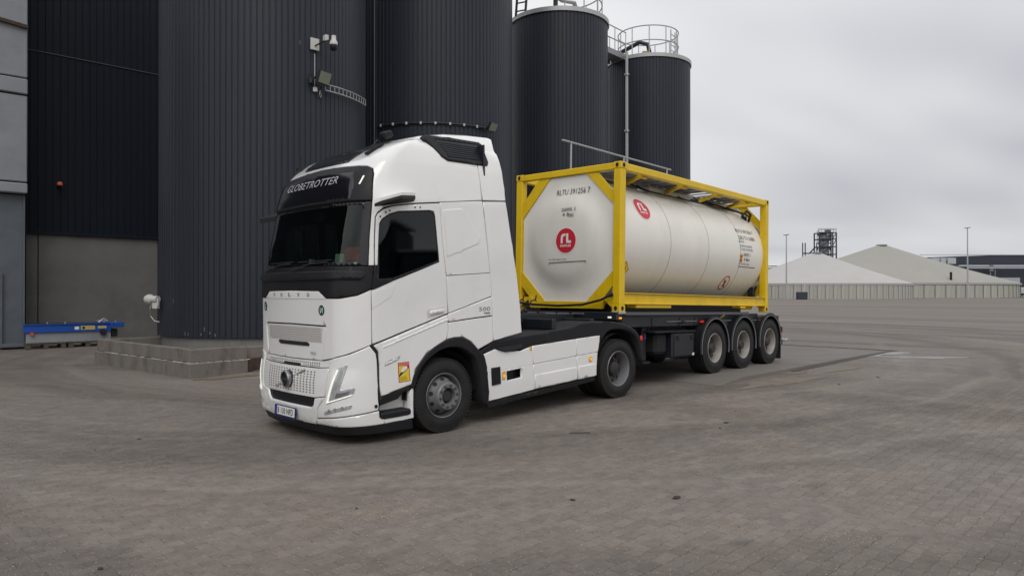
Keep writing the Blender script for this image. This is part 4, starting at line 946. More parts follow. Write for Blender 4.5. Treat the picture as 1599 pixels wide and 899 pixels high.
# step well
both('step_well', [(1.50, .50), (1.50, .66), (2.12, .76), (2.12, .27), (1.50, .27)], cab, white, TR, off=-.16, th=.01, step=.15, gap=0)
both('step_trim', [(1.60, .605), (2.07, .70), (2.07, .635), (1.95, .625), (1.85, .545), (1.58, .495)], cab, blackp, TR, off=.004, th=.05, step=.1, edge=.01)
both('step_surround', [(1.645, .262), (2.10, .27), (2.10, .66), (2.045, .655), (2.05, .36), (2.01, .32), (1.645, .312)], cab, white, TR, off=.004, th=.14, step=.1, edge=.01)
for s in (1, -1):
    yy = .085 if s > 0 else 2.415
    MB().box((-.80, yy, .365), (.46, .20, .075), ch=.02).build('step_tread', blackp, TR)
    mb = MB()
    for k in range(7): mb.box((-.80, yy-.08+k*.026, .405), (.40, .010, .008))
    tag(mb.build('tread_rib', chas, TR), kind='stuff')
# arch
arch = [(2.05, .65), (2.06, .77), (2.15, .94), (2.31, 1.10), (2.53, 1.22), (2.79, 1.27), (2.95, 1.262), (3.10, 1.185), (3.21, 1.07), (3.34, .99), (3.39, .64), (3.41, .29), (3.27, .30), (3.235, .65), (3.16, .96), (3.08, 1.02), (2.95, 1.11), (2.75, 1.15), (2.53, 1.12), (2.30, 1.0), (2.18, .87), (2.11, .66)]
both('wheel_arch', chaikin(arch), cab, blackp, TR, off=.028, th=.30, step=.08, edge=.014)
# beam over the skirts and rear mudguard
beam = [(3.42, 1.10), (3.52, 1.165), (4.07, 1.20), (4.78, 1.25), (5.25, 1.27), (5.46, 1.335), (5.89, 1.335), (6.35, 1.305), (6.74, 1.22), (6.99, 1.09), (7.11, .91), (7.15, .56), (7.05, .56), (7.01, .90), (6.86, 1.08), (6.54, 1.17), (6.19, 1.17), (6.05, 1.08), (5.94, .95), (5.87, .75), (5.84, .43), (5.80, .43), (5.86, .80), (5.92, 1.09), (4.10, 1.02), (3.98, .97), (3.30, 1.0), (3.33, 1.06)]
both('mudguard', chaikin(beam, 1), cab, blackp, TR, off=-.02, th=.58, step=.1, edge=.03, gap=0)
sk1 = [(3.29, .99), (3.40, 1.045), (3.55, 1.055), (3.75, 1.0), (4.08, .99), (4.31, 1.04), (4.33, .76), (4.345, .385), (3.425, .325), (3.40, .64)]
op = [(3.77, .725), (4.07, .74), (4.07, .595), (3.77, .575)]
both('skirt_panel', [(3.30, .98), (3.55, 1.05), (3.75, .995), (4.07, .985), (4.305, 1.035), (4.322, .765), (3.385, .72)], cab, white, TR, off=.0, th=.03, step=.1, edge=.01, gap=.001)
both('skirt_panel', [(3.385, .72), (4.322, .765), (4.34, .385), (3.425, .325), (3.40, .6)], cab, white, TR, off=.0, th=.03, step=.1, edge=.006, holes=[[(3.77, .715), (4.07, .73), (4.07, .595), (3.77, .575)]], gap=.001)
for a0, a1, z0, z1, zs in ((4.33, 5.32, .385, .425, .765), (5.33, 5.89, .425, .44, .81)):
    zu0 = 1.04 if a0 < 5 else 1.08; zu1 = 1.08 if a0 < 5 else 1.10
    both('skirt_panel', [(a0, zs), (a0-.01, zu0), (a1 if a0 < 5 else 5.91, zu1), (a1 if a0 < 5 else 5.85, zs+.045 if a0 < 5 else zs+.02)], cab, white, TR, off=0, th=.03, step=.12, edge=.01)
    both('skirt_panel', [(a0+.015, z0), (a0, zs-.002), (a1 if a0 < 5 else 5.845, zs+.043 if a0 < 5 else zs+.018), (a1 if a0 < 5 else 5.80, z1)], cab, white, TR, off=0, th=.03, step=.12, edge=.01)
    both('skirt_crease', [(a0+.02, .605 if a0 < 5 else .64), (a1 if a0 < 5 else 5.80, .64 if a0 < 5 else .655), (a1 if a0 < 5 else 5.80, z1+.01), (a0+.025, z0+.01)], cab, white, TR, off=.014, th=.016, step=.12, edge=.014)
both('skirt_edge', [(3.425, .318), (5.80, .42), (5.80, .355), (3.425, .215)], cab, blackp, TR, off=-.02, th=.05, step=.15, edge=.01)
for s in (1, -1):
    patch('air_inlet_cover', [(3.46, .79), (3.63, .795), (3.64, .55), (3.47, .54)], cab, blackp, TR, off=.02, th=.03, step=.1, gap=0, edge=.012, mirror=s < 0)
    patch('side_lamp', [(3.675, .72), (3.73, .722), (3.73, .60), (3.675, .60)], cab, mat('amber_body', (.75, .40, .05), .4) if 'amber_body' not in MATS else MATS['amber_body'], TR, off=.012, th=.015, step=.1, gap=0, edge=.006, mirror=s < 0)
    patch('side_lamp_bulb', circ(3.703, .655, .018, 10), cab, amber, TR, off=.016, th=.006, gap=0, edge=0, mirror=s < 0)
    lampo = patch('side_lamp', circ(5.65, .73, .045, 16), cab, MATS['amber_body'], TR, off=.014, th=.02, gap=0, edge=.01, mirror=s < 0)
    patch('side_lamp_bulb', circ(5.65, .73, .02, 10), cab, amber, lampo, off=.02, th=.01, gap=0, edge=0, mirror=s < 0)
    patch('latch', [(4.25, 1.03), (4.29, 1.035), (4.29, .985), (4.25, .98)], cab, MATS['amber_body'], TR, off=.012, th=.012, gap=0, edge=.004, mirror=s < 0)
    patch('tail_lamp', circ(7.07, .98, .026, 14, .045), cab, red, TR, off=.0, th=.02, gap=0, edge=.008, mirror=s < 0)
MB().prism([(.95, 1.06), (1.42, 1.09), (1.45, 1.07), (1.40, 1.03), (1.15, 1.0), (1.05, 1.02)], -.03, .30, 'y').build('step_pad', chas, TR)
# chassis and under-body mass
mb = MB()
for y in (.85, 1.65): mb.box((1.8, y, .90), (6.4, .09, .28))
for x in (1.6, 2.6, 3.4, 4.3, 4.9): mb.box((x, 1.25, .9), (.12, .8, .2))
mb.build('chassis_rail', chas, TR)
MB().box((-.1, 1.25, .80), (1.9, 1.5, .9)).box((-.95, 1.25, .6), (.6, 2.0, .6)).box((0, 1.25, .5), (.14, 2.0, .14)).box((3.8, 1.25, .5), (.2, 1.8, .2)).box((.85, 1.25, 1.0), (.7, 1.9, .5)).build('engine_block', dark, TR)
for yy in (.35, 2.15): MB().box((1.95, yy, .66), (2.1, .46, .56), ch=.06).build('fuel_tank', chas, TR)
mb = MB(); mb.box((3.55, 1.25, 1.12), (.9, .9, .06)).box((3.55, .95, 1.06), (.3, .1, .16)).box((3.55, 1.55, 1.06), (.3, .1, .16)); mb.build('coupling_plate', chas, TR)
mb = MB()
for k, (y0_, y1_) in enumerate(((1.1, .9), (1.3, 1.2), (1.45, 1.5))):
    pts = []
    for i in range(60):
        t = i/59; pts.append((.85+1.9*t, y0_+(y1_-y0_)*t+.04*math.cos(i*1.5), 1.75-.9*math.sin(t*PI)*.55-.0*t+.04*math.sin(i*1.5)))
    mb.tube(pts, .012, 5)
mb.build('air_hose', chas, TR)
# liners inside arches
for x in (0, 3.8):
    for y0_, y1_ in ((.05, .62), (1.88, 2.45)):
        MB().lathe([(.60, y0_), (.60, y1_)], 24, 'y', (x, 0, .5), a0=0, a1=PI).build('arch_liner', dark, TR)
# cab interior
it = empty('cab_interior', (0, 0, 0), 0, TR)
MB().box((-.1, 1.25, 1.95), (1.9, 2.3, .06)).build('floor', seat, it)
MB().prism([(-1.36, 2.20), (-1.12, 2.26), (-.86, 2.20), (-.80, 1.9), (-1.36, 1.9)], .12, 2.38, 'y').build('dashboard', seat, it)
MB().box((.60, 1.25, 2.7), (.05, 2.3, 1.5)).build('rear_curtain', curtain, it)
MB().box((0, 1.25, 3.52), (1.7, 2.0, .04)).build('headliner', curtain, it)
for yy in (.62, 1.88):
    MB().box((-.10, yy, 2.15), (.52, .52, .16), ch=.05).box((.14, yy, 2.52), (.16, .50, .72), Matrix.Rotation(.15, 4, 'Y'), ch=.06).box((.20, yy, 2.98), (.12, .28, .22), ch=.04).build('seat', seat, it)
st_ = MB(); pts = [(-.62+.18*math.cos(t)*.45, .62+.22*math.sin(t), 2.42+.20*math.cos(t)) for t in [i*2*PI/24 for i in range(25)]]; st_.tube(pts, .018, 8); st_.tube([(-.62, .62, 2.42), (-.85, .62, 2.2)], .03, 8); st_.box((-.62, .62, 2.42), (.04, .16, .1)); st_.build('steering_wheel', chas, it)
MB().box((-1.10, .42, 2.37), (.22, .24, .22), ch=.07).box((-1.05, .30, 2.33), (.2, .2, .14), ch=.05).build('red_cloth', redc, it)
MB().prism([(-1.22, 2.27), (-1.0, 2.29), (-1.12, 2.38), (-1.2, 2.40)], .52, .72, 'y').build('paper', paper, it)
MB().box((-1.05, 1.95, 2.6), (.05, .22, .35), ch=.03).tube([(-1.1, 1.95, 2.25), (-1.07, 1.95, 2.6)], .015, 6).build('screen', chas, it)
MB().box((-1.10, 1.28, 2.93), (.06, .26, .14), ch=.02).build('sensor_housing', chas, it)
MB().box((-.5, 2.3, 2.65), (.10, .04, .9)).build('curtain_edge', seat, it)
for k, (yy, hh, m_) in enumerate(((1.55, .10, whitep), (1.2, .06, chas), (.95, .08, bluep), (1.75, .09, chas))): MB().box((-1.08, yy, 2.26+hh/2), (.06, .06, hh)).build('dashboard_item', m_, it)
# ---- wheels
def tyre_mesh(mb, R, w, ri, yc):
    """outer face towards -y"""
    h = w/2; p = [(ri, -h+.03), (ri+.015, -h+.012), (ri+.05, -h-.002), (ri+(R-ri)*.45, -h-.012), (R-.075, -h+.004), (R-.022, -h+.016), (R-.006, -h+.036)]
    g = [(-.72, .01), (-.36, .012), (0, .012), (.36, .012), (.72, .01)]
    for c_, gw_ in g: y = c_*h*.86; p += [(R, y-gw_), (R-.014, y-gw_*.7), (R-.014, y+gw_*.7), (R, y+gw_)]
    p += [(R-.006, h-.036), (R-.022, h-.016), (R-.075, h-.004), (ri+(R-ri)*.45, h+.012), (ri+.05, h+.002), (ri, h-.03)]
    mb.lathe([(r, y+yc) for r, y in p], 56, 'y'); return mb
def tread_blocks(R, w, yc, n=64):
    mb = MB()
    for k in range(n):
        a = 2*PI*k/n
        for c_ in (-.86, .86):
            y = yc+c_*w/2; M = Matrix.Rotation(a, 4, 'Y')
            mb.box(tuple(M @ Vector((0, 0, R-.0135)) + Vector((0, y, 0))), (.030, w*.10, .022), M, ch=.003)
    return mb
def wheel(parent, x, z, R, w, kind, y=.0, side=1, rimm=steel):
    """y: outer face of tyre; side 1 = towards the camera"""
    root = bpy.data.objects.new('wheel', None); 
    yc = w/2
    mb = MB()
    if kind == 'steer': # disc bulges outward
        mb.lathe([(.297, .035), (.302, .012), (.297, .004), (.288, .008), (.280, .03), (.268, .10), (.262, .17)], 48, 'y')
        mb.lathe([(.262, .17), (.255, .10), (.235, .045), (.205, .0), (.188, -.055), (.180, -.085), (.172, -.092), (.112, -.092), (.108, -.08), (.108, .02)], 48, 'y')
    else:
        dep = .175 if kind == 'drive' else .16
        mb.lathe([(.297, .035), (.303, .010), (.297, .002), (.288, .006), (.280, .03), (.262, .10), (.258, .17), (.262, .24)], 48, 'y')
        disc_ = MB().lathe([(.258, .175), (.235, dep+.005), (.20, dep-.01), (.145, dep), (.142, dep+.05)], 48, 'y')
    root = mb.build('wheel', rimm, parent, loc=(x, y if side > 0 else 2.5-y, z)); 
    if side < 0: root.rotation_euler = (0, 0, PI)
    if kind != 'steer': disc_.build('wheel_disc', mat('disc_dirty', (.085, .08, .075), .6, metal=.2, var=.2, scale=6) if 'disc_dirty' not in MATS else MATS['disc_dirty'], root)
    tm = tyre_mesh(MB(), R, w, .285, yc); tm.build('tyre', rubber, root)
    tag(tread_blocks(R, w, yc).build('tread', rubber, root), kind='stuff')
    if kind != 'steer' and kind != 'trailer':
        tyre_mesh(MB(), R, w, .285, yc+w+.05).build('tyre', rubber, root)
    nt_ = MB(); hh = MB(); 
    if kind == 'steer': rb, yb = .142, -.092
    else: rb, yb = .1675, (.175 if kind == 'drive' else .16)-.005
    for k in range(10):
        a = 2*PI*k/10+.1; nt_.lathe([(0, -.034), (.013, -.034), (.017, -.026), (.017, -.006), (.024, -.004), (.024, .004)], 6, 'y', (rb*math.cos(a), yb, rb*math.sin(a)))
    nt_.build('wheel_nuts', mat('nut_steel', (.16, .16, .165), .4, metal=.7) if 'nut_steel' not in MATS else MATS['nut_steel'], root, ang=25)['kind'] = 'stuff'
    for k in range(10):
        a = 2*PI*(k+.5)/10+.1; M = Matrix.Rotation(-a, 4, 'Y')
        if kind == 'steer': rr, yy, tl = .222, .020, .9
        else: rr, yy, tl = .215, (.175 if kind == 'drive' else .16)-.010, 0
        ca, sa = math.cos(a), math.sin(a); n_ = 14
        # oval opening drawn on the local cone / disc surface
        ring_ = []
        for i in range(n_):
            t = 2*PI*i/n_; du, dv = .026*math.cos(t), .030*math.sin(t)
            r_ = rr+du*(.75 if kind == 'steer' else 1); yo = yy+du*tl*(1.0) - .006
            ring_.append((r_*ca-dv*sa, yo, r_*sa+dv*ca))
        hh.add(ring_, [tuple(range(n_))])
    hh.build('hand_holes', dark, root, smooth=False)['kind'] = 'stuff'
    hb = MB()
    if kind == 'steer': hb.lathe([(.108, .02), (.085, .0), (.08, -.045), (.06, -.06), (0, -.062)], 28, 'y')
    elif kind == 'drive': hb.lathe([(.142, .18), (.125, .13), (.115, .085), (.09, .07), (.0, .068)], 28, 'y')
    else: hb.lathe([(.142, .165), (.115, .11), (.10, .05), (.085, .035), (0, .033)], 28, 'y')
    hb.build('hub', mat('hub_dark', (.045, .042, .04), .6, metal=.3, var=.2, scale=8) if 'hub_dark' not in MATS else MATS['hub_dark'], root)
    return root
wheel(TR, 0, .50, .50, .30, 'steer', .02); wheel(TR, 0, .50, .50, .30, 'steer', .02, -1)
wheel(TR, 3.8, .50, .50, .29, 'drive', .02); wheel(TR, 3.8, .50, .50, .29, 'drive', .02, -1)
# ------------------------------------------------------------------ semi-trailer and tank container share one frame
CX, CYAW, CPIT = (1.8366, 12.4864, 1.5438), .8254, -.0216
TL = empty('semi_trailer', CX, CYAW, None, -CPIT); tag(TL, 'dark skeletal semi-trailer with three axles carrying the yellow-framed tank', 'trailer')
TK = empty('tank_container', CX, CYAW, None, -CPIT); tag(TK, 'cream tank in a yellow steel frame riding on the dark trailer', 'tank container')
Lg, Wd, Ht = 6.058, 2.438, 2.591
yl = yellow
def corner_casting(x, y, z):
    hx = 1 if x > 3 else -1; hy = 1 if y > 1 else -1
    c_ = MB().box((x-hx*.089, y-hy*.081, z), (.178, .162, .118), ch=.008).build('corner_casting', yl, TK)
    c_.name = 'corner_casting'
    ov = circ(0, 0, .031, 14, .040)
    MB().prism([(u, w) for u, w in ov], -.004, .004, 'x').build('casting_hole', dark, c_, smooth=False, loc=(x, y-hy*.081, z))
    MB().prism([(u*1.25, w) for u, w in ov], -.004, .004, 'y').build('casting_hole', dark, c_, smooth=False, loc=(x-hx*.089, y, z))
for x in (0, Lg):
    for y in (0, Wd):
        for z in (.059, Ht-.059): corner_casting(x, y, z)
        sx = 1 if x == 0 else -1; sy = 1 if y == 0 else -1
        MB().box((x+sx*.078, y+sy*.080, Ht/2), (.148, .152, Ht-.236), ch=.01).box((x+sx*.15, y+sy*.05, Ht/2), (.02, .09, Ht-.24), ch=.002).build('corner_post', yl, TK)
for y, s in ((0, 1), (Wd, -1)):
    MB().box((Lg/2, y+s*.06, Ht-.075), (Lg-.356, .10, .13), ch=.012).build('top_rail', yl, TK)
    MB().box((Lg/2, y+s*.065, .232), (Lg-.30, .07, .19), ch=.004).box((Lg/2, y+s*.05, .325), (Lg-.30, .12, .014), ch=.002).box((Lg/2, y+s*.05, .139), (Lg-.30, .12, .014), ch=.002).build('bottom_rail', yl, TK)
    MB().box((1.15, y+s*.12, .10), (1.2, .2, .07), ch=.01).build('bearing_pad', yl, TK); MB().box((4.75, y+s*.1, .10), (.25, .2, .05), ch=.01).build('bearing_pad', yl, TK)
for x, s in ((0, 1), (Lg, -1)):
    MB().box((x+s*.06, Wd/2, Ht-.07), (.10, Wd-.324, .12), ch=.012).build('end_rail', yl, TK)
    MB().prism([(.16, .06), (.34, .20), (.40, .045), (2.04, .045), (2.10, .20), (2.28, .06), (2.28, .24), (2.04, .25), (1.93, .165), (.51, .165), (.40, .25), (.16, .24)], x+s*.02, x+s*.10, 'x').build('end_rail', yl, TK, smooth=False)
    # diagonal gusset plates framing the dished end
    for (a, b, c_, d) in (((.16, 1.86), (.76, 2.46), (.52, 2.46), (.16, 2.08)), ((2.278, 1.74), (1.60, 2.46), (1.88, 2.46), (2.278, 2.02)), ((.16, .72), (.74, .165), (.44, .165), (.16, .46)), ((2.278, .72), (1.70, .165), (2.0, .165), (2.278, .44))):
        MB().prism([a, b, c_, d], x+s*.035, x+s*.06, 'x').build('gusset', yl, TK, smooth=False)
# tank barrel: ribs of a skirt, dished ends
TC = (1.22, 1.30); TR_ = 1.15
MB().lathe([(TR_-.02, .12), (TR_, .14), (TR_, 5.92), (TR_-.02, 5.94)], 96, 'x', (0, *TC)).build('barrel', cream, TK, ang=30)
def dome_x(r):
    t = [(0, -.075), (.4, -.068), (.6, -.050), (.72, -.022), (.82, .015), (.9, .040), (.96, .052), (1.0, .056), (3, .06)]
    return interp(t, r)
octa = [(1.60, 2.45), (.76, 2.45), (.165, 1.86), (.165, .72), (.74, .165), (1.70, .165), (2.275, .72), (2.275, 1.74)]
def endsurf(x, sgn):
    def f(y, z, off=0): r = math.hypot(y-TC[0], z-TC[1]); return (x+sgn*(dome_x(r))-sgn*off, y, z)
    return f
def smooth_dome(name, x, sgn):
    mb = MB(); prof = []
    for i in range(29):
        r = 1.0*i/28
        v = sum(dome_x(min(1.2, abs(r+d*.02))) for d in (-4, -3, -2, -1, 0, 1, 2, 3, 4))/9; prof.append((max(r, .0005), x+sgn*v))
    mb.lathe(prof, 64, 'x', (0, *TC)); return mb.build(name, cream, TK, ang=60)
for x, s in ((.062, 1), (Lg-.062, -1)):
    def ds(y, z, off=0, x=x, s=s):
        def X(y, z):
            r = math.hypot(y-TC[0], z-TC[1]); return sum(dome_x(min(1.2, abs(r+d*.025))) for d in (-3, -2, -1, 0, 1, 2, 3))/7
        e_ = .01; gx, gz_ = (X(y+e_, z)-X(y-e_, z))/(2*e_), (X(y, z+e_)-X(y, z-e_))/(2*e_); n_ = Vector((-1, gx, gz_)).normalized()
        return ((0 if s > 0 else Lg)+s*(X(y, z)+n_.x*off), y+n_.y*off, z+n_.z*off)
    patch('dished_end', octa, ds, cream, TK, th=.03, step=.06, gap=0, edge=.004)
for x in (1.80, 3.30, 4.75): MB().lathe([(TR_+.001, x-.006), (TR_+.004, x-.004), (TR_+.004, x+.004), (TR_+.001, x+.006)], 96, 'x', (0, *TC)).build('band_seam', mat('seam_grey', (.33, .32, .29), .6) if 'seam_grey' not in MATS else MATS['seam_grey'], TK)
def on_tank(x, th, off=0):
    """th in degrees above the horizontal on the near side"""
    t = math.radians(th); return (x, TC[0]-(TR_+off)*math.cos(t), TC[1]+(TR_+off)*math.sin(t))
# end-plate print (reader's right is -y)
def fe(u, v, off=.009):
    y = 1.22-u; r = math.hypot(y-TC[0], v-TC[1]); w = sum(dome_x(min(1.2, abs(r+d*.02))) for d in (-4, -3, -2, -1, 0, 1, 2, 3, 4))/9
    return (min(w, .062)-off, y, v)
text('lettering', 'RLTU 391256 7', (-.20, 2.115), .74, .10, lambda u, v: fe(u, v, .018), blackpr, TK)
text('lettering', '26000L S', (-.03, 1.80), .32, .062, fe, blackpr, TK)
text('lettering', '4 Bar', (0, 1.715), .26, .055, fe, blackpr, TK); text('lettering', 'S-004', (.13, 1.69), .13, .028, fe, blackpr, TK)
def disc(name, cx, cz, r, m, f, par, off, n=36):
    mb = MB(); v = [f(cx, cz, off)]
    for k in (.33, .66, 1):
        for i in range(n): a = 2*PI*i/n; v.append(f(cx+r*k*math.cos(a), cz+r*k*math.sin(a), off))
    fs = [(0, 1+i, 1+(i+1) % n) for i in range(n)]
    for k in range(2): fs += [(1+k*n+i, 1+(k+1)*n+i, 1+(k+1)*n+(i+1) % n, 1+k*n+(i+1) % n) for i in range(n)]
    return mb.add(v, fs).build(name, m, par)
def logo(f, par, r):
    base = disc('logo_rim', 0, 0, r*1.09, whitep, f, par, .004)
    d = disc('logo', 0, 0, r, redp, f, par, .006)
    q = r/.23
    def poly(p): MB().add([f(u*q, v*q, .009) for u, v in p], [tuple(range(len(p)))]).build('logo_mark', whitep, d, smooth=False)
    # rounded lower-case r, then L, drawn as strokes
    poly([(-.115, -.05), (-.065, -.05), (-.065, .06), (-.115, .06)]); poly([(-.115, .06), (-.065, .06), (-.04, .085), (-.005, .085), (-.005, .13), (-.06, .13), (-.10, .105)])
    poly([(.012, -.02), (.062, -.02), (.062, .13), (.012, .13)]); poly([(.012, -.02), (.025, -.045), (.125, -.05), (.125, 0), (.062, 0), (.062, -.02)])
    text('logo_lettering', 'RAFFLES', (-.125*q, -.115*q), .25*q, .042*q, lambda u, v: f(u, v, .009), whitep, d, bold=.03)
lx, lz = .09, 1.265
logo(lambda u, v, off=0: fe(lx+u, lz+v, off), TK, .225)
text('lettering', '\u25a0 REFER TO TANK LABEL', (-.31, .915), .42, .032, fe, greyp, TK) if False else text('lettering', 'UN PORTABLE TANK', (-.31, .915), .42, .030, fe, greyp, TK)
for q in ([(-.31, .862), (.52, .882), (.52, .894), (-.31, .874)], [(-.31, .835), (-.30, .835), (-.30, .874), (-.31, .874)], [(.51, .855), (.52, .855), (.52, .894), (.51, .894)]):
    k_ = 12; vv = []
    for i in range(k_+1):
        t = i/k_; vv += [fe(q[0][0]+(q[1][0]-q[0][0])*t, q[0][1]+(q[1][1]-q[0][1])*t), fe(q[3][0]+(q[2][0]-q[3][0])*t, q[3][1]+(q[2][1]-q[3][1])*t)]
    MB().add(vv, [(2*i, 2*i+2, 2*i+3, 2*i+1) for i in range(k_)]).build('print_line', blackpr, TK, smooth=False)
# side print: u along x, v arc length
def fs_(x0, th0):
    def f(u, v, off=.010): return on_tank(x0+u, th0+math.degrees(v/TR_), off)
    return f
logo(fs_(1.03, 31), TK, .225)
F = fs_(4.70, 0)
for s_, x, th, w, h in (('RLTU 391256 7', .0, 23.2, .86, .085), ('22K2 T11 UABN', .04, 15.2, .80, .085), ('28.02.26', .0, 11.5, .26, .045), ('UK DEPT FOR TRANSPORT', .03, 6.5, .60, .045), ('T1 50HZ LLOYDS REG', .03, 2.8, .62, .045), ('26000L S', .18, -3.2, .34, .07), ('4 Bar', .22, -8.4, .30, .065), ('UN PORTABLE TANK', .0, -12.8, .52, .03)):
    text('lettering', s_, (x, math.radians(th)*TR_), w, h, F, blackpr, TK)
def tq(name, x0, x1, t0, t1, m, off=.004, par=None): MB().add([on_tank(x0, t0, off), on_tank(x1, t0, off), on_tank(x1, t1, off), on_tank(x0, t1, off)], [(0, 1, 2, 3)]).build(name, m, par or TK, smooth=False)
pl_ = None
tq('orange_label', 4.72, 4.86, -10.6, -1.6, orangep); [tq('label_mark', 4.745, 4.83, t_, t_+.7, blackpr, .008) for t_ in (-9.4, -7.9, -5.2, -3.6)]
tq('print_line', 4.71, 5.56, -15.6, -14.9, blackpr)
# prohibition sign low on the tank
fn = fs_(4.42, -36)
mb = MB(); n = 30; vv = []
for i in range(n): a = 2*PI*i/n; vv += [fn(.16*math.cos(a), .16*math.sin(a), .005), fn(.185*math.cos(a), .185*math.sin(a), .005)]
mb.add(vv, [(2*i, 2*i+1, (2*i+3) % (2*n), (2*i+2) % (2*n)) for i in range(n)]); dk = .09
mb.add([fn(-.12, .10, .006), fn(-.10, .12, .006), fn(.12, -.10, .006), fn(.10, -.12, .006)], [(0, 1, 2, 3)])
mb.build('prohibition_sign', redp, TK, smooth=False)
MB().add([fn(-.01, -.10, .005), fn(.03, -.10, .005), fn(.02, 0, .005), fn(.05, .03, .005), fn(0, .09, .005), fn(-.05, .02, .005), fn(-.02, 0, .005)], [tuple(range(7))]).build('sign_mark', blackpr, TK, smooth=False)
fp = fs_(.42, -29)
MB().add([fp(.17*a, .17*b, .004) for a, b in ((-1, 0), (0, -1), (1, 0), (0, 1))], [(0, 1, 2, 3)]).build('hazard_placard', redp, TK, smooth=False)
MB().add([fp(.15*a, .15*b, .006) for a, b in ((-1, 0), (0, -1), (1, 0), (0, 1))], [(0, 1, 2, 3)]).build('hazard_placard', yprint, TK, smooth=False)
MB().add([fp(.09*a, .09*b, .008) for a, b in ((-.6, -.2), (.6, -.2), (.2, .7), (-.2, .5))], [(0, 1, 2, 3)]).build('placard_mark', blackpr, TK, smooth=False)
# top gear: walkway, diagonal braces, hatch ring, air line
for x in (.9, 2.35, 3.8, 5.1):
    a = MB(); a.bar((x, .10, 2.50), (x+.35, .75, 2.42), .06, .06); a.box((x, .12, 2.47), (.18, .05, .12)); a.build('top_brace', yl, TK)
    a = MB(); a.bar((x, Wd-.10, 2.50), (x+.35, Wd-.75, 2.42), .06, .06); a.build('top_brace', yl, TK)
MB().box((Lg/2, 1.22, 2.53), (Lg-.4, .50, .04), ch=.005).build('walkway', alu, TK)
mb = MB()
for k in range(18): mb.box((.4+k*.32, .62, 2.535), (.03, .62, .03), ch=.003)
mb.box((Lg/2, .34, 2.54), (Lg-.5, .04, .04), ch=.003).box((Lg/2, .86, 2.50), (Lg-.5, .05, .06), ch=.003); mb.build('walkway_frame', galv, TK)
MB().box((2.1, .62, 2.555), (3.4, .50, .02), ch=.004).box((4.9, .62, 2.555), (1.2, .50, .02), ch=.004).build('walkway', alu, TK)
MB().lathe([(.30, 2.35), (.30, 2.53), (.33, 2.53), (.33, 2.56), (0, 2.57)], 24, 'z', (2.9, 1.22, 0)).build('manhole', galv, TK)
MB().box((2.9, .75, 2.38), (1.6, .05, .2), ch=.01).box((2.9, 1.7, 2.38), (1.6, .05, .2), ch=.01).box((2.1, 1.22, 2.38), (.05, .95, .2), ch=.01).box((3.7, 1.22, 2.38), (.05, .95, .2), ch=.01).build('spill_box', cream, TK)
MB().box((5.35, 1.5, 2.40), (.9, 1.0, .16), ch=.02).build('valve_box', yl, TK)
mb = MB(); mb.tube([on_tank(1.15, 74, .16), on_tank(1.6, 66, .06)]+[on_tank(x, 62-(x-1.6)*1.0, .05) for x in (1.8, 2.6, 3.4, 4.2, 5.0)]+[on_tank(5.4, 56, .06), on_tank(5.6, 50, .12)], .016, 6)
for x in (1.7, 3.0, 4.3): mb.tube([on_tank(x, 76, .10), on_tank(x+.25, 62-(x-1.6), .05)], .016, 6)
mb.tube([on_tank(4.0, 72, .1), on_tank(4.6, 66, .07), on_tank(5.3, 60, .07), on_tank(5.7, 50, .10), on_tank(5.75, 44, .12)], .020, 6)
mb.build('air_line', chas, TK)
mb = MB(); mb.tube([(5.80, .40, 2.05), (5.78, .32, 2.25), (5.62, .34, 2.32), (5.5, .4, 2.2)], .03, 8).box((5.7, .45, 2.15), (.12, .1, .12)); mb.build('valve', chas, TK)
mb = MB(); mb.tube([(.0, 1.3, 3.13), (3.85, 1.3, 3.13)], .018, 8)
for x in (.26, 2.0, 3.68): mb.tube([(x, 1.3, 2.55), (x, 1.3, 3.13)], .018, 8)
mb.build('handrail', galv, TK)
mb = MB(); mb.tube([(-.03, .12+.02*0, .30), (-.06, .35, .20), (-.07, .75, .11), (-.07, 1.3, .085), (-.07, 1.9, .10), (-.05, 2.3, .14)], .022, 8); mb.build('hose', dark, TK)
MB().lathe([(0, 0), (.05, 0), (.05, .5), (0, .5)], 12, 'y', (.2, .35, 1.95)).build('document_tube', yl, TK)
MB().box((5.86, .32, .42), (.1, .16, .3), ch=.03).tube([(5.86, .3, .35), (5.9, .22, .6)], .03, 6).build('outlet_valve', chas, TK)
# ------------------------------------------------------------------ trailer
mb = MB()
for y in (.78, 1.66): mb.box((3.1, y, -.20), (6.9, .12, .30), ch=.01).box((-1.1, y, -.12), (2.0, .12, .14), ch=.01)
for x in (-1.6, -.6, .3, 1.3, 2.3, 2.9, 4.1, 5.4, 6.3): mb.box((x, 1.22, -.2), (.10, 2.2, .16), ch=.01)
mb.build('chassis_frame', chas, TL)
sr = MB().box((2.75, .10, -.035), (4.9, .06, .06), ch=.008).build('side_rail', mat('side_rail_grey', (.10, .10, .11), .5, var=.1), TL)
MB().box((2.75, 2.34, -.035), (4.9, .06, .06), ch=.008).build('side_rail', MATS['side_rail_grey'], TL)
MB().box((3.0, .16, -.16), (5.6, .04, .24), ch=.008).box((3.0, 2.28, -.16), (5.6, .04, .24), ch=.008).build('side_plate', chas, TL)
MB().box((0.02, 1.22, -.08), (.14, 2.40, .14), ch=.01).build('front_bolster', chas, TL)
for ya, yb in ((2.05, 1.82), (1.76, 1.36), (1.32, 1.05), (.99, .72)): MB().box((-.055, (ya+yb)/2, -.065), (.012, abs(ya-yb), .055), ch=.003).build('pale_slot', mat('slot_grey', (.20, .22, .26), .4) if 'slot_grey' not in MATS else MATS['slot_grey'], TL)  # pale blocks stand in for the light cutouts of the bolster
MB().box((-.06, .16, -.10), (.03, .07, .03), ch=.008).build('marker_lamp', ledw, TL)
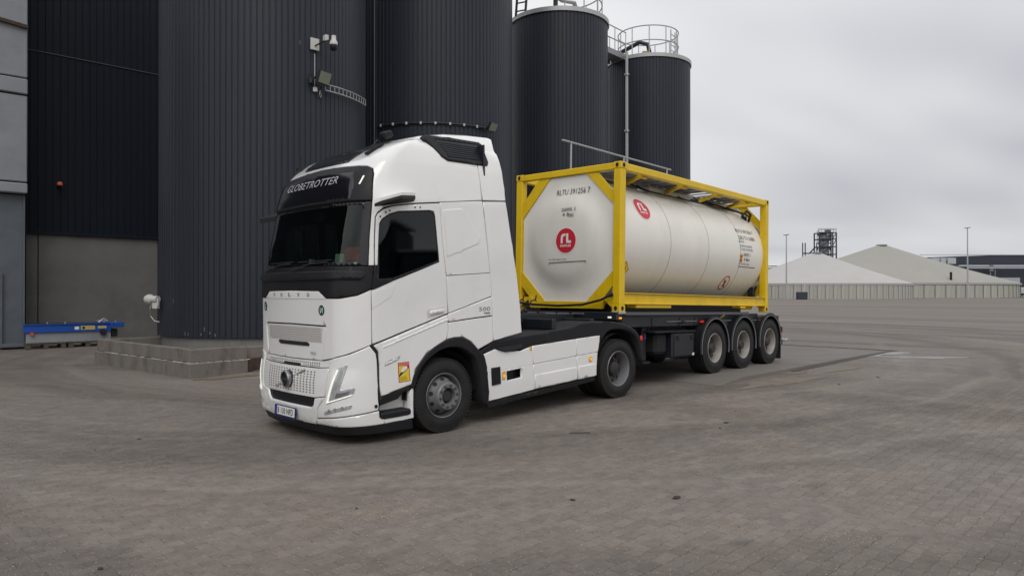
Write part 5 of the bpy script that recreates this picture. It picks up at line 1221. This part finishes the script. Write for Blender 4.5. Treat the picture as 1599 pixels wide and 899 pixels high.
MB().box((.03, .0, -.11), (.06, .03, .03), ch=.008).build('marker_lamp', amber, TL)
MB().box((.09, .08, -.02), (.2, .18, .05), ch=.01).build('twist_lock', galv, TL); MB().box((.09, 2.35, -.02), (.2, .18, .05), ch=.01).build('twist_lock', galv, TL)
MB().box((2.9, .46, .055), (5.2, .10, .15)).box((2.9, 1.98, .055), (5.2, .10, .15)).box((2.6, 1.22, .02), (4.6, 1.4, .10)).build('frame_packing', dark, TL)
MB().tube([(-.08, 2.2, -.02), (-.12, 2.2, .07), (-.05, 2.2, .11)], .03, 8).build('twist_lock_handle', mat('dull_brass', (.35, .25, .12), .5), TL)
# landing leg, boxes, tanks
for y in (.38, 2.06):
    MB().box((1.28, y, -.55), (.14, .14, .75), ch=.015).box((1.28, y, -.95), (.24, .26, .04), ch=.008).bar((1.28, y, -.6), (1.8, y+.1, -.2), .05, .05).build('landing_leg', chas, TL)
MB().box((1.285, .302, -.45), (.06, .012, .14)).build('leg_label', mat('label_blue', (.06, .08, .2), .5), TL)
tb = MB().box((2.29, .32, -.64), (.84, .52, .48), ch=.03).build('tool_box', chas, TL)
MB().box((2.29, .055, -.64), (.74, .02, .40), ch=.01).build('lid', chas, tb)
for x in (2.05, 2.58): MB().box((x, .04, -.50), (.07, .03, .09), ch=.008).build('latch', dark, tb)
MB().box((2.64, .045, -.83), (.07, .01, .05), ch=.002).build('label', whitep, tb)
MB().box((2.29, 2.12, -.64), (.84, .52, .48), ch=.03).build('tool_box', chas, TL)
MB().box((1.63, .35, -.60), (.42, .4, .42), ch=.06).build('air_tank', dark, TL)
MB().box((2.0, .3, -.38), (1.5, .5, .03)).box((2.2, .8, -.55), (1.9, .5, .5)).box((.5, 1.2, -.35), (1.3, .8, .3)).box((-1.2, 1.22, -.27), (1.6, .8, .12)).build('under_equipment', dark, TL)
for x in (2.30, 3.05, 5.81): MB().box((x, .08, -.20), (.10, .05, .04), ch=.01).build('side_lamp', red if x != 2.30 else dark, TL)
for xa_, xb_ in ((1.75, 2.9), (4.0, 5.7)): MB().tube([(xa_, .12, -.19), (xb_, .12, -.19)], .008, 6).build('cable', alu, TL)
MB().bar((3.88, .12, -.14), (3.98, .06, -.06), .05, .03).build('clamp', mat('brass_clamp', (.30, .20, .05), .4, metal=.4), TL)
AX = ((3.44, -.741), (4.76, -.712), (6.13, -.683))
for x, z in AX:
    for s in (1, -1):
        y = .0
        w = wheel(TL, x, z, .52, .385, 'trailer', -.02, 1, oldrim) if s > 0 else wheel(TL, x, z, .52, .385, 'trailer', -.02+.062, -1, oldrim)
        # mudguard
        mb = MB(); y0_, y1_ = (-.03, .42) if s > 0 else (2.02, 2.47)
        pr = []
        a0, a1 = math.radians(-12), math.radians(192)
        R0, R1 = .585, .60
        mb.lathe([(R0, y0_), (R1, y0_), (R1, y1_), (R0, y1_)], 30, 'y', (x, 0, z+.02), closed=True, a0=a0, a1=a1)
        yf = y0_ if s > 0 else y1_
        mb.lathe([(.580, yf), (.64, yf+s*.004), (.64, yf+s*.02), (.580, yf+s*.02)], 30, 'y', (x, 0, z+.02), closed=True, a0=a0, a1=a1)
        mg = mb.build('mudguard', blackp, TL, ang=40)
        MB().lathe([(.578, yf-s*.008), (.589, yf-s*.008), (.589, yf+s*.004), (.578, yf+s*.004)], 40, 'y', (x, 0, z+.02), closed=True, a0=a0, a1=a1).build('edge_trim', mat('trim_grey', (.22, .23, .26), .4) if 'trim_grey' not in MATS else MATS['trim_grey'], mg)
    MB().tube([(x, .3, z), (x, 2.1, z)], .07, 12).build('axle', dark, TL)
    MB().box((x-.2, .75, z+.15), (.5, .12, .2)).box((x-.2, 1.7, z+.15), (.5, .12, .2)).build('suspension', dark, TL)
MB().box((4.1, .1, -.40), (.10, .06, .36)).box((5.44, .1, -.40), (.10, .06, .36)).build('mudguard_stay', chas, TL)
for y in (.2, 2.24): MB().box((6.78, y, -.80), (.025, .40, .62), ch=.004).build('mud_flap', rubber, TL)
MB().box((6.95, 1.22, -.72), (.10, 2.35, .12), ch=.01).box((6.85, .6, -.50), (.08, .1, .45)).box((6.85, 1.84, -.50), (.08, .1, .45)).build('underrun_bar', chas, TL)
MB().box((6.92, .20, -.42), (.06, .36, .14), ch=.02).build('tail_lamp', mat('lamp_dark_red', (.12, .01, .01), .3), TL)
MB().box((6.75, 1.22, -.2), (.14, 2.3, .22), ch=.01).build('rear_bolster', chas, TL)
MB().tube([(7.0, .1, -.66), (7.10, .02, -.68), (7.16, .0, -.66)], .03, 8).build('rear_bracket', galv, TL)
# ------------------------------------------------------------------ far side of the yard
GF = .208
def far(px, py, D): return ((px-799.5)/1140*D, D, 1.9+(454-py)*D/1140)
def storage(px, Dn, hw, hd, z_e, z_a, flatr, label, n=80, cov=None):
    """low concrete-walled tank of real depth under a fabric cover; Dn depth of centre"""
    cx = (px-799.5)/1140*Dn; root = empty('covered_tank', (cx, Dn, 0)); tag(root, label, 'storage tank', 'concrete tanks with pale tent covers beyond the yard')
    rnd = random.Random(int(px)); P = [(hw*math.cos(2*PI*i/n), hd*math.sin(2*PI*i/n)) for i in range(n)]
    me0 = None
    for i in range(n):
        (x0, y0), (x1, y1) = P[i], P[(i+1) % n]
        if (y0+y1)/2 > hd*.25: continue
        l = math.hypot(x1-x0, y1-y0); a = math.atan2(y1-y0, x1-x0)
        o = MB().box((0, 0, 0), (l-.05, .25, z_e-GF+.3), ch=.03).build('wall_panel', wallc, root, smooth=False)
        o.location = ((x0+x1)/2, (y0+y1)/2, GF+(z_e-GF)/2-.15); o.rotation_euler = (0, 0, a)
        MB().box((0, 0, 0), (.06, .28, z_e-GF), ch=.02).build('joint_post', conc, root, loc=(x0*1.004, y0*1.004, GF+(z_e-GF)/2), smooth=False)
    mb = MB(); mb.v = [(x, y, GF) for x, y in P]+[(x, y, z_e-.05) for x, y in P]; mb.f = [(i, (i+1) % n, (i+1) % n+n, i+n) for i in range(n)]; mb.build('wall', conc, root, smooth=False)
    mb = MB(); K = 10
    for k in range(K+1):
        t = k/K; s = 1.012*(1-t)+flatr*t; sag = -.045*math.sin(PI*t)*(z_a-z_e)*(1 if t < .95 else 0)
        for i in range(n): mb.v.append((P[i][0]*s, P[i][1]*s, z_e+.1+(z_a-z_e)*t+sag*(1 if i % 2 else .8)))
    for k in range(K):
        for i in range(n): mb.f.append((k*n+i, k*n+(i+1) % n, (k+1)*n+(i+1) % n, (k+1)*n+i))
    mb.f.append(tuple(K*n+i for i in range(n))); mb.build('fabric_cover', cov or tent, root, ang=60)
    mb = MB(); mb.v = [(x*1.014, y*1.014, z_e-.30) for x, y in P]+[(x*1.014, y*1.014, z_e+.14) for x, y in P]; mb.f = [(i, (i+1) % n, (i+1) % n+n, i+n) for i in range(n)]; mb.build('rim_band', galv, root, smooth=False)
    MB().lathe([(flatr*hw*1.1, 0), (flatr*hw*1.1, .25), (0, .35)], 24, 'z', (0, 0, z_a+.05)).build('apex_cap', lgrey, root)
    return root
storage(1275, 161, 20.2, 12, 3.35, 10.1, .05, 'nearer and lower of the two pale tent-covered tanks, right behind the trailer')
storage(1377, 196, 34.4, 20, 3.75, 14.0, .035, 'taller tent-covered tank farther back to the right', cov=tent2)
def lamp_post(px, D, top, label):
    x, y, z = far(px, top, D); r = empty('light_mast', (x, y, GF)); tag(r, label, 'lamp post', 'tall light masts on the far side of the yard'); h = z-GF
    MB().tube([(0, 0, 0), (0, 0, h)], [.17, .09], 10).build('pole', galv, r)
    MB().box((.0, 0, h+.05), (1.0, .4, .14), Matrix.Rotation(-.12, 4, 'Y')).build('lamp_head', fargrey, r)
    return r
lamp_post(1228, 140, 367, 'tall thin light mast just right of the yellow tank frame'); lamp_post(1511, 140, 356, 'tall thin light mast in front of the far right tank')
bx = empty('control_cabinet', (*far(1252, 466, 143)[:2], GF)); tag(bx, 'small dark blue cabinet against the near tank wall', 'cabinet')
MB().box((0, 0, .75), (1.9, 1.2, 1.5)).build('cabinet_body', navy, bx)
MB().tube([(.6, 0, 1.4), (.6, 0, 3.3)], .06, 6).build('pole', offw, bx)
# chimney-like pipe on the wall of the second tank
pp = empty('vent_stack', (*far(1485, 443, 178)[:2], 3.5)); tag(pp, 'black vent stack standing on the rim of the right-hand tank', 'vent')
MB().tube([(0, 0, 0), (0, 0, 3.0)], .28, 8).build('stack', dark, pp); MB().box((0, -.2, .35), (.9, .6, 1.0)).tube([(-.9, 0, .3), (0, 0, .6)], .12, 6).build('pipe_bend', dark, pp)
# process tower behind
D = 300; s = D/1140
px0, py0 = 1281, 400
tw = empty('process_tower', ((1292-799.5)*s, D, GF)); tag(tw, 'dark steel lattice process tower rising behind the tank covers', 'tower')
def L(px, py): return ((px-1292)*s, 1.9-GF+(454-py)*s)
mb = MB()
for px in (1279.5, 1300.5, 1306):
    for yy in (0, 5):
        x, z = L(px, 363); mb.box((x, yy, z/2), (.45, .45, z))
for py in (363, 373, 385, 397, 410): 
    x0, z = L(1279.5, py); x1, _ = L(1306, py)
    for yy in (0, 5): mb.box(((x0+x1)/2, yy, z), (x1-x0, .35, .45))
    mb.box(((x0+x1)/2, 2.5, z), (x1-x0, 5, .12))
mb.build('frame', navy, tw)
mb = MB()
for a, b in (((1279.5, 385), (1300, 373)), ((1300, 385), (1306, 373)), ((1279.5, 397), (1300, 385)), ((1300.5, 373), (1306, 363))): mb.bar((L(*a)[0], 0, L(*a)[1]), (L(*b)[0], 0, L(*b)[1]), .25, .25)
mb.build('brace', navy, tw)
x, z = L(1291, 363); MB().lathe([(1.9, 0), (1.9, z-1), (1.2, z+.3), (0, z+.4)], 20, 'z', (x, 2.5, 0)).build('vessel', fargrey, tw)
x, z = L(1285, 370); MB().lathe([(.8, 0), (.8, z), (0, z+.3)], 12, 'z', (x, 1.5, 0)).build('vessel', fargrey, tw)
x, z = L(1296.5, 357.5); MB().lathe([(1.0, z-1.8), (1.2, z-.3), (.9, z), (0, z)], 12, 'z', (x, 2, 0)).tube([(x-1.3, 2, z-2), (x-1.2, 2, z-.2), (x+.9, 2, z-.2), (x+1, 2, z-2)], .18, 6).build('top_duct', fargrey, tw)
mb = MB()
for k in range(9):
    x, z = L(1277.5, 361+k*2.4); mb.tube([(x-.35, 0, z), (x+.35, 0, z)], .1, 4)
for dx in (-.4, .4): mb.tube([(L(1277.5, 400)[0]+dx, 0, 8), (L(1277.5, 360)[0]+dx, 0, L(1277.5, 360)[1])], .1, 4)
x0, z = L(1278, 361); x1, _ = L(1306, 361)
mb.tube([(x0, 0, z+.6), (x1, 0, z+.6)], .09, 4); mb.tube([(x0, 0, z+1.1), (x1, 0, z+1.1)], .09, 4)
for k in range(7): x = x0+(x1-x0)*k/6; mb.tube([(x, 0, z-.4), (x, 0, z+1.1)], .08, 4)
mb.build('railing', fargrey, tw)
rnd = random.Random(5); mb = MB()
for k in range(26):
    px, py = rnd.uniform(1281, 1300), rnd.uniform(366, 410); x, z = L(px, py); mb.box((x, rnd.uniform(0, 4), z), (rnd.uniform(.4, 1.8), .6, rnd.uniform(.3, 1.4)))
tag(mb.build('pipework', fargrey, tw), kind='stuff')
mb = MB()
for px, t in ((1253.5, 379), (1257.5, 379), (1271.8, 378), (1275.5, 378.5)): x, z = L(px, t); mb.box((x, 0, z/2), (.35, .35, z))
for a, b in (((1253, 395.5), (1264, 395.5)), ((1264, 395.5), (1273, 386)), ((1273, 386), (1281, 386)), ((1266, 395.5), (1275, 395))): mb.bar((L(*a)[0], 0, L(*a)[1]), (L(*b)[0], 0, L(*b)[1]), .35, .5)
mb.build('side_frame', navy, tw)
# dark truss at the left of the covers
x, y, z = far(1206, 417, 300); tr = empty('pipe_bridge', (x, y, GF)); tag(tr, 'dark pipe bridge showing beside the yellow frame above the near cover', 'pipe bridge')
MB().box((-10, 0, z-GF+.4), (26, .4, .35)).box((-10, 0, z-GF-.5), (24, .6, .5)).box((-8, 1, z-GF-1.6), (20, .4, .3)).build('pipe', navy, tr); mb = MB()
for k in range(5): mb.box((-20+k*5, 0, (z-GF)/2), (.4, .4, z-GF))
mb.build('support', navy, tr)
# dark hall on the right
D = 300; s = D/1140; ox = (1440-799.5)*s
hl_ = empty('factory_hall', (ox, D, GF)); tag(hl_, 'long dark factory hall behind the right-hand tank', 'building')
def H(px, py): return ((px-1440)*s, 1.9-GF+(454-py)*s)
x1, zt = H(1597, 398); _, zl = H(1440, 402)
MB().prism([(0, 0), (x1+1, 0), (x1+1, zt), (H(1545, 398.5)[0], zt-.1), (0, zl)], 0, 60, 'y').build('wall', navy, hl_, smooth=False)
mb = MB()
for k in range(40): mb.box((k*1.03+.3, -.03, zl/2+4), (.05, .06, zl-.6+8-8.2))
mb.box((x1/2, -.12, zt+.02), (x1+2, .3, .35)); mb.build('cladding_rib', fargrey, hl_) if False else None
MB().box((x1/2, -.12, zt+.05), (x1+2, .3, .3)).build('parapet', palew, hl_)
for a, b in ((1446, 1457), (1459, 1467), (1469.5, 1482.5)):
    xa, za = H(a, 403.5); xb, zb = H(b, 413); MB().box(((xa+xb)/2, -2.5, (za+zb)/2), (xb-xa, 4.5, za-zb)).build('cooling_unit', palew, hl_)
MB().box((H(1462, 0)[0], -2.5, H(0, 414.5)[1]), (13, 4.6, .5)).build('platform', navy, hl_)
xa, za = H(1476, 415.5); xb, _ = H(1600, 415.5)
mb = MB(); mb.tube([(xa, -3, za), (xb+20, -3, za)], .35, 8).tube([(H(1502, 0)[0], -3.4, H(0, 418.6)[1]), (xb+20, -3.4, H(0, 418.6)[1])], .28, 8); mb.build('pipe', palew, hl_)
for px in (1503, 1539, 1546): x, z = H(px, 416); MB().box((x, -3, z/2), (.4, .4, z)).build('pipe_support', fargrey, hl_)
x, z = H(1540, 419); MB().box((x, -3, z), (1.6, 1, 2.6)).build('duct_box', fargrey, hl_)
xa, za = H(1560, 433.5); xb, zb = H(1592, 449.5); MB().box(((xa+xb)/2, -.2, (za+zb)/2), (xb-xa, .2, za-zb)).build('sectional_door', palew, hl_)
for k in range(1, 4): MB().box(((xa+xb)/2, -.31, zb+(za-zb)*k/4), (xb-xa, .03, .06)).build('door_joint', fargrey, hl_)
x1b, _ = H(1640, 0)
MB().box((H(1618, 0)[0], 4, H(0, 430)[1]), (10, 6, 11)).build('side_wing', palew, hl_)
van = empty('parked_trailer', (*far(1583, 455, 262)[:2], GF)); tag(van, 'pale parked box trailer beyond the grass strip at the right edge', 'trailer')
MB().box((0, 0, 1.8), (6.8, 2.4, 2.3)).build('box_body', palew, van); MB().box((0, 0, .5), (6.2, 2.2, .3)).lathe([(0, -1.2), (.45, -1.2), (.45, -.9), (0, -.9)], 12, 'y', (2.2, 0, .45)).lathe([(0, -1.2), (.45, -1.2), (.45, -.9), (0, -.9)], 12, 'y', (-2, 0, .45)).build('undercarriage', dark, van)
# hall on the right of the yard, mirrored in the cab's side window
rh = empty('storage_hall', (62, -18, GF)); tag(rh, 'long dark storage hall off to the right, mirrored in the cab side window', 'building')
MB().box((6, -8, 4.3), (12, 46, 8.6)).box((6, 22, 2.8), (12, 13, 5.6)).build('wall', navy, rh, smooth=False)
MB().box((6, -8, 8.7), (12.4, 46.4, .25)).box((6, 22, 5.7), (12.4, 13.4, .25)).build('roof_edge', palew, rh, smooth=False)
# grass strip
MB().add([(119.2, 176, GF+.02), (400, 172, GF+.02), (420, 232, GF+.02), (133, 232, GF+.02)], [(0, 1, 2, 3)]).build('grass_verge', grassm, smooth=False)['kind'] = 'structure'
# low distant line of land
mb = MB(); rnd = random.Random(11); n = 120; 
for i in range(n+1): x = -900+i*2200/n; hgt = 3.5+1.5*math.sin(i*.5)+rnd.uniform(-.6, .8); mb.v += [(x, 1200, 0), (x, 1210, hgt)]
mb.f = [(2*i, 2*i+2, 2*i+3, 2*i+1) for i in range(n)]; tag(mb.build('hills', mat('far_land', (.09, .10, .10), .9, var=.2, scale=.02)), kind='structure')
# ------------------------------------------------------------------ bits on the paving
def gp(px, py, zg=.03):
    D = 1.9*1140/(py-454)
    for _ in range(4): x = (px-799.5)/1140*D; D = (1.9-gz(x, D))*1140/(py-454)
    return ((px-799.5)/1140*D, D, gz(x, D))
def clod(px, py, r, m, label, name='dirt_clod', seed=0):
    x, y, z = gp(px, py); rnd = random.Random(seed+int(px)); bm = bmesh.new(); bmesh.ops.create_icosphere(bm, subdivisions=2, radius=r)
    for v in bm.verts: v.co *= rnd.uniform(.7, 1.15); v.co.z *= .45; v.co.x *= 1.5
    me = bpy.data.meshes.new(name); bm.to_mesh(me); bm.free(); me.materials.append(m); o = bpy.data.objects.new(name, me); COL.objects.link(o); o.location = (x, y, z+r*.25); o.rotation_euler = (0, 0, rnd.uniform(0, 3)); tag(o, label, 'dirt')
    return o
clod(1056, 777, .032, darkdeb, 'dark brown clod of dirt on the paving in the right foreground')
for px, py, r in ((1134, 660, .025), (1124, 668, .018), (1148, 641, .014), (557, 793, .012), (894, 780, .02), (1370, 589, .02), (1374, 591, .014), (1310, 600, .02), (218, 685, .02), (158, 887, .018), (149, 702, .012)):
    o = clod(px, py, r, darkdeb, 'small dark crumb of dirt lying on the grey paving'); o['group'] = 'dark crumbs scattered on the paving'
x, y, z = gp(905, 677); tg = MB().tube([(x-.13, y+.01, z+.012), (x-.05, y-.01, z+.02), (x+.02, y+.015, z+.015), (x+.10, y, z+.02), (x+.14, y+.03, z+.012)], .006, 6).build('twig', darkdeb); tag(tg, 'thin dark twig on the paving in front of the skirt panels', 'twig')
mb = MB(); rnd = random.Random(21)
for k in range(2800):
    # crumbs of grain and grit, thicker in a few places
    if k % 3: px, py = rnd.uniform(0, 1599), 620+279*rnd.random()**.7
    else:
        c = ((530, 808), (600, 803), (215, 727), (1180, 690), (640, 790), (300, 640), (1140, 820), (1320, 840))[rnd.randrange(8)]; px, py = rnd.gauss(c[0], 28), rnd.gauss(c[1], 7)
    if py < 600 or py > 899: continue
    x, y, z = gp(px, py); r = rnd.uniform(.0015, .005)
    if 400 < px < 1010 and py < 690: continue
    a = rnd.uniform(0, 3.1); c_, s_ = math.cos(a)*r*2.2, math.sin(a)*r*2.2
    mb.add([(x+c_, y+s_, z+.001), (x-s_*.5, y+c_*.5, z+.002), (x-c_, y-s_, z+.001), (x+s_*.5, y-c_*.5, z+.002), (x, y, z+.001+r)], [(0, 1, 4), (1, 2, 4), (2, 3, 4), (3, 0, 4)])
tag(mb.build('grain_crumbs', mat('grain', (.38, .31, .20), .9), smooth=False), kind='stuff')
for i, (px, py, w, h, m) in enumerate(((68, 617, .45, .045, palesc), (15, 581, .5, .05, palesc), (1240, 582, .5, .10, straw), (1320, 577, .7, .10, straw))):
    x, y, z = gp(px, py); blob('ground_scuff', x, y, w, h, .1 if i < 2 else .6, m, .006, i+40, 16, jag=.6)
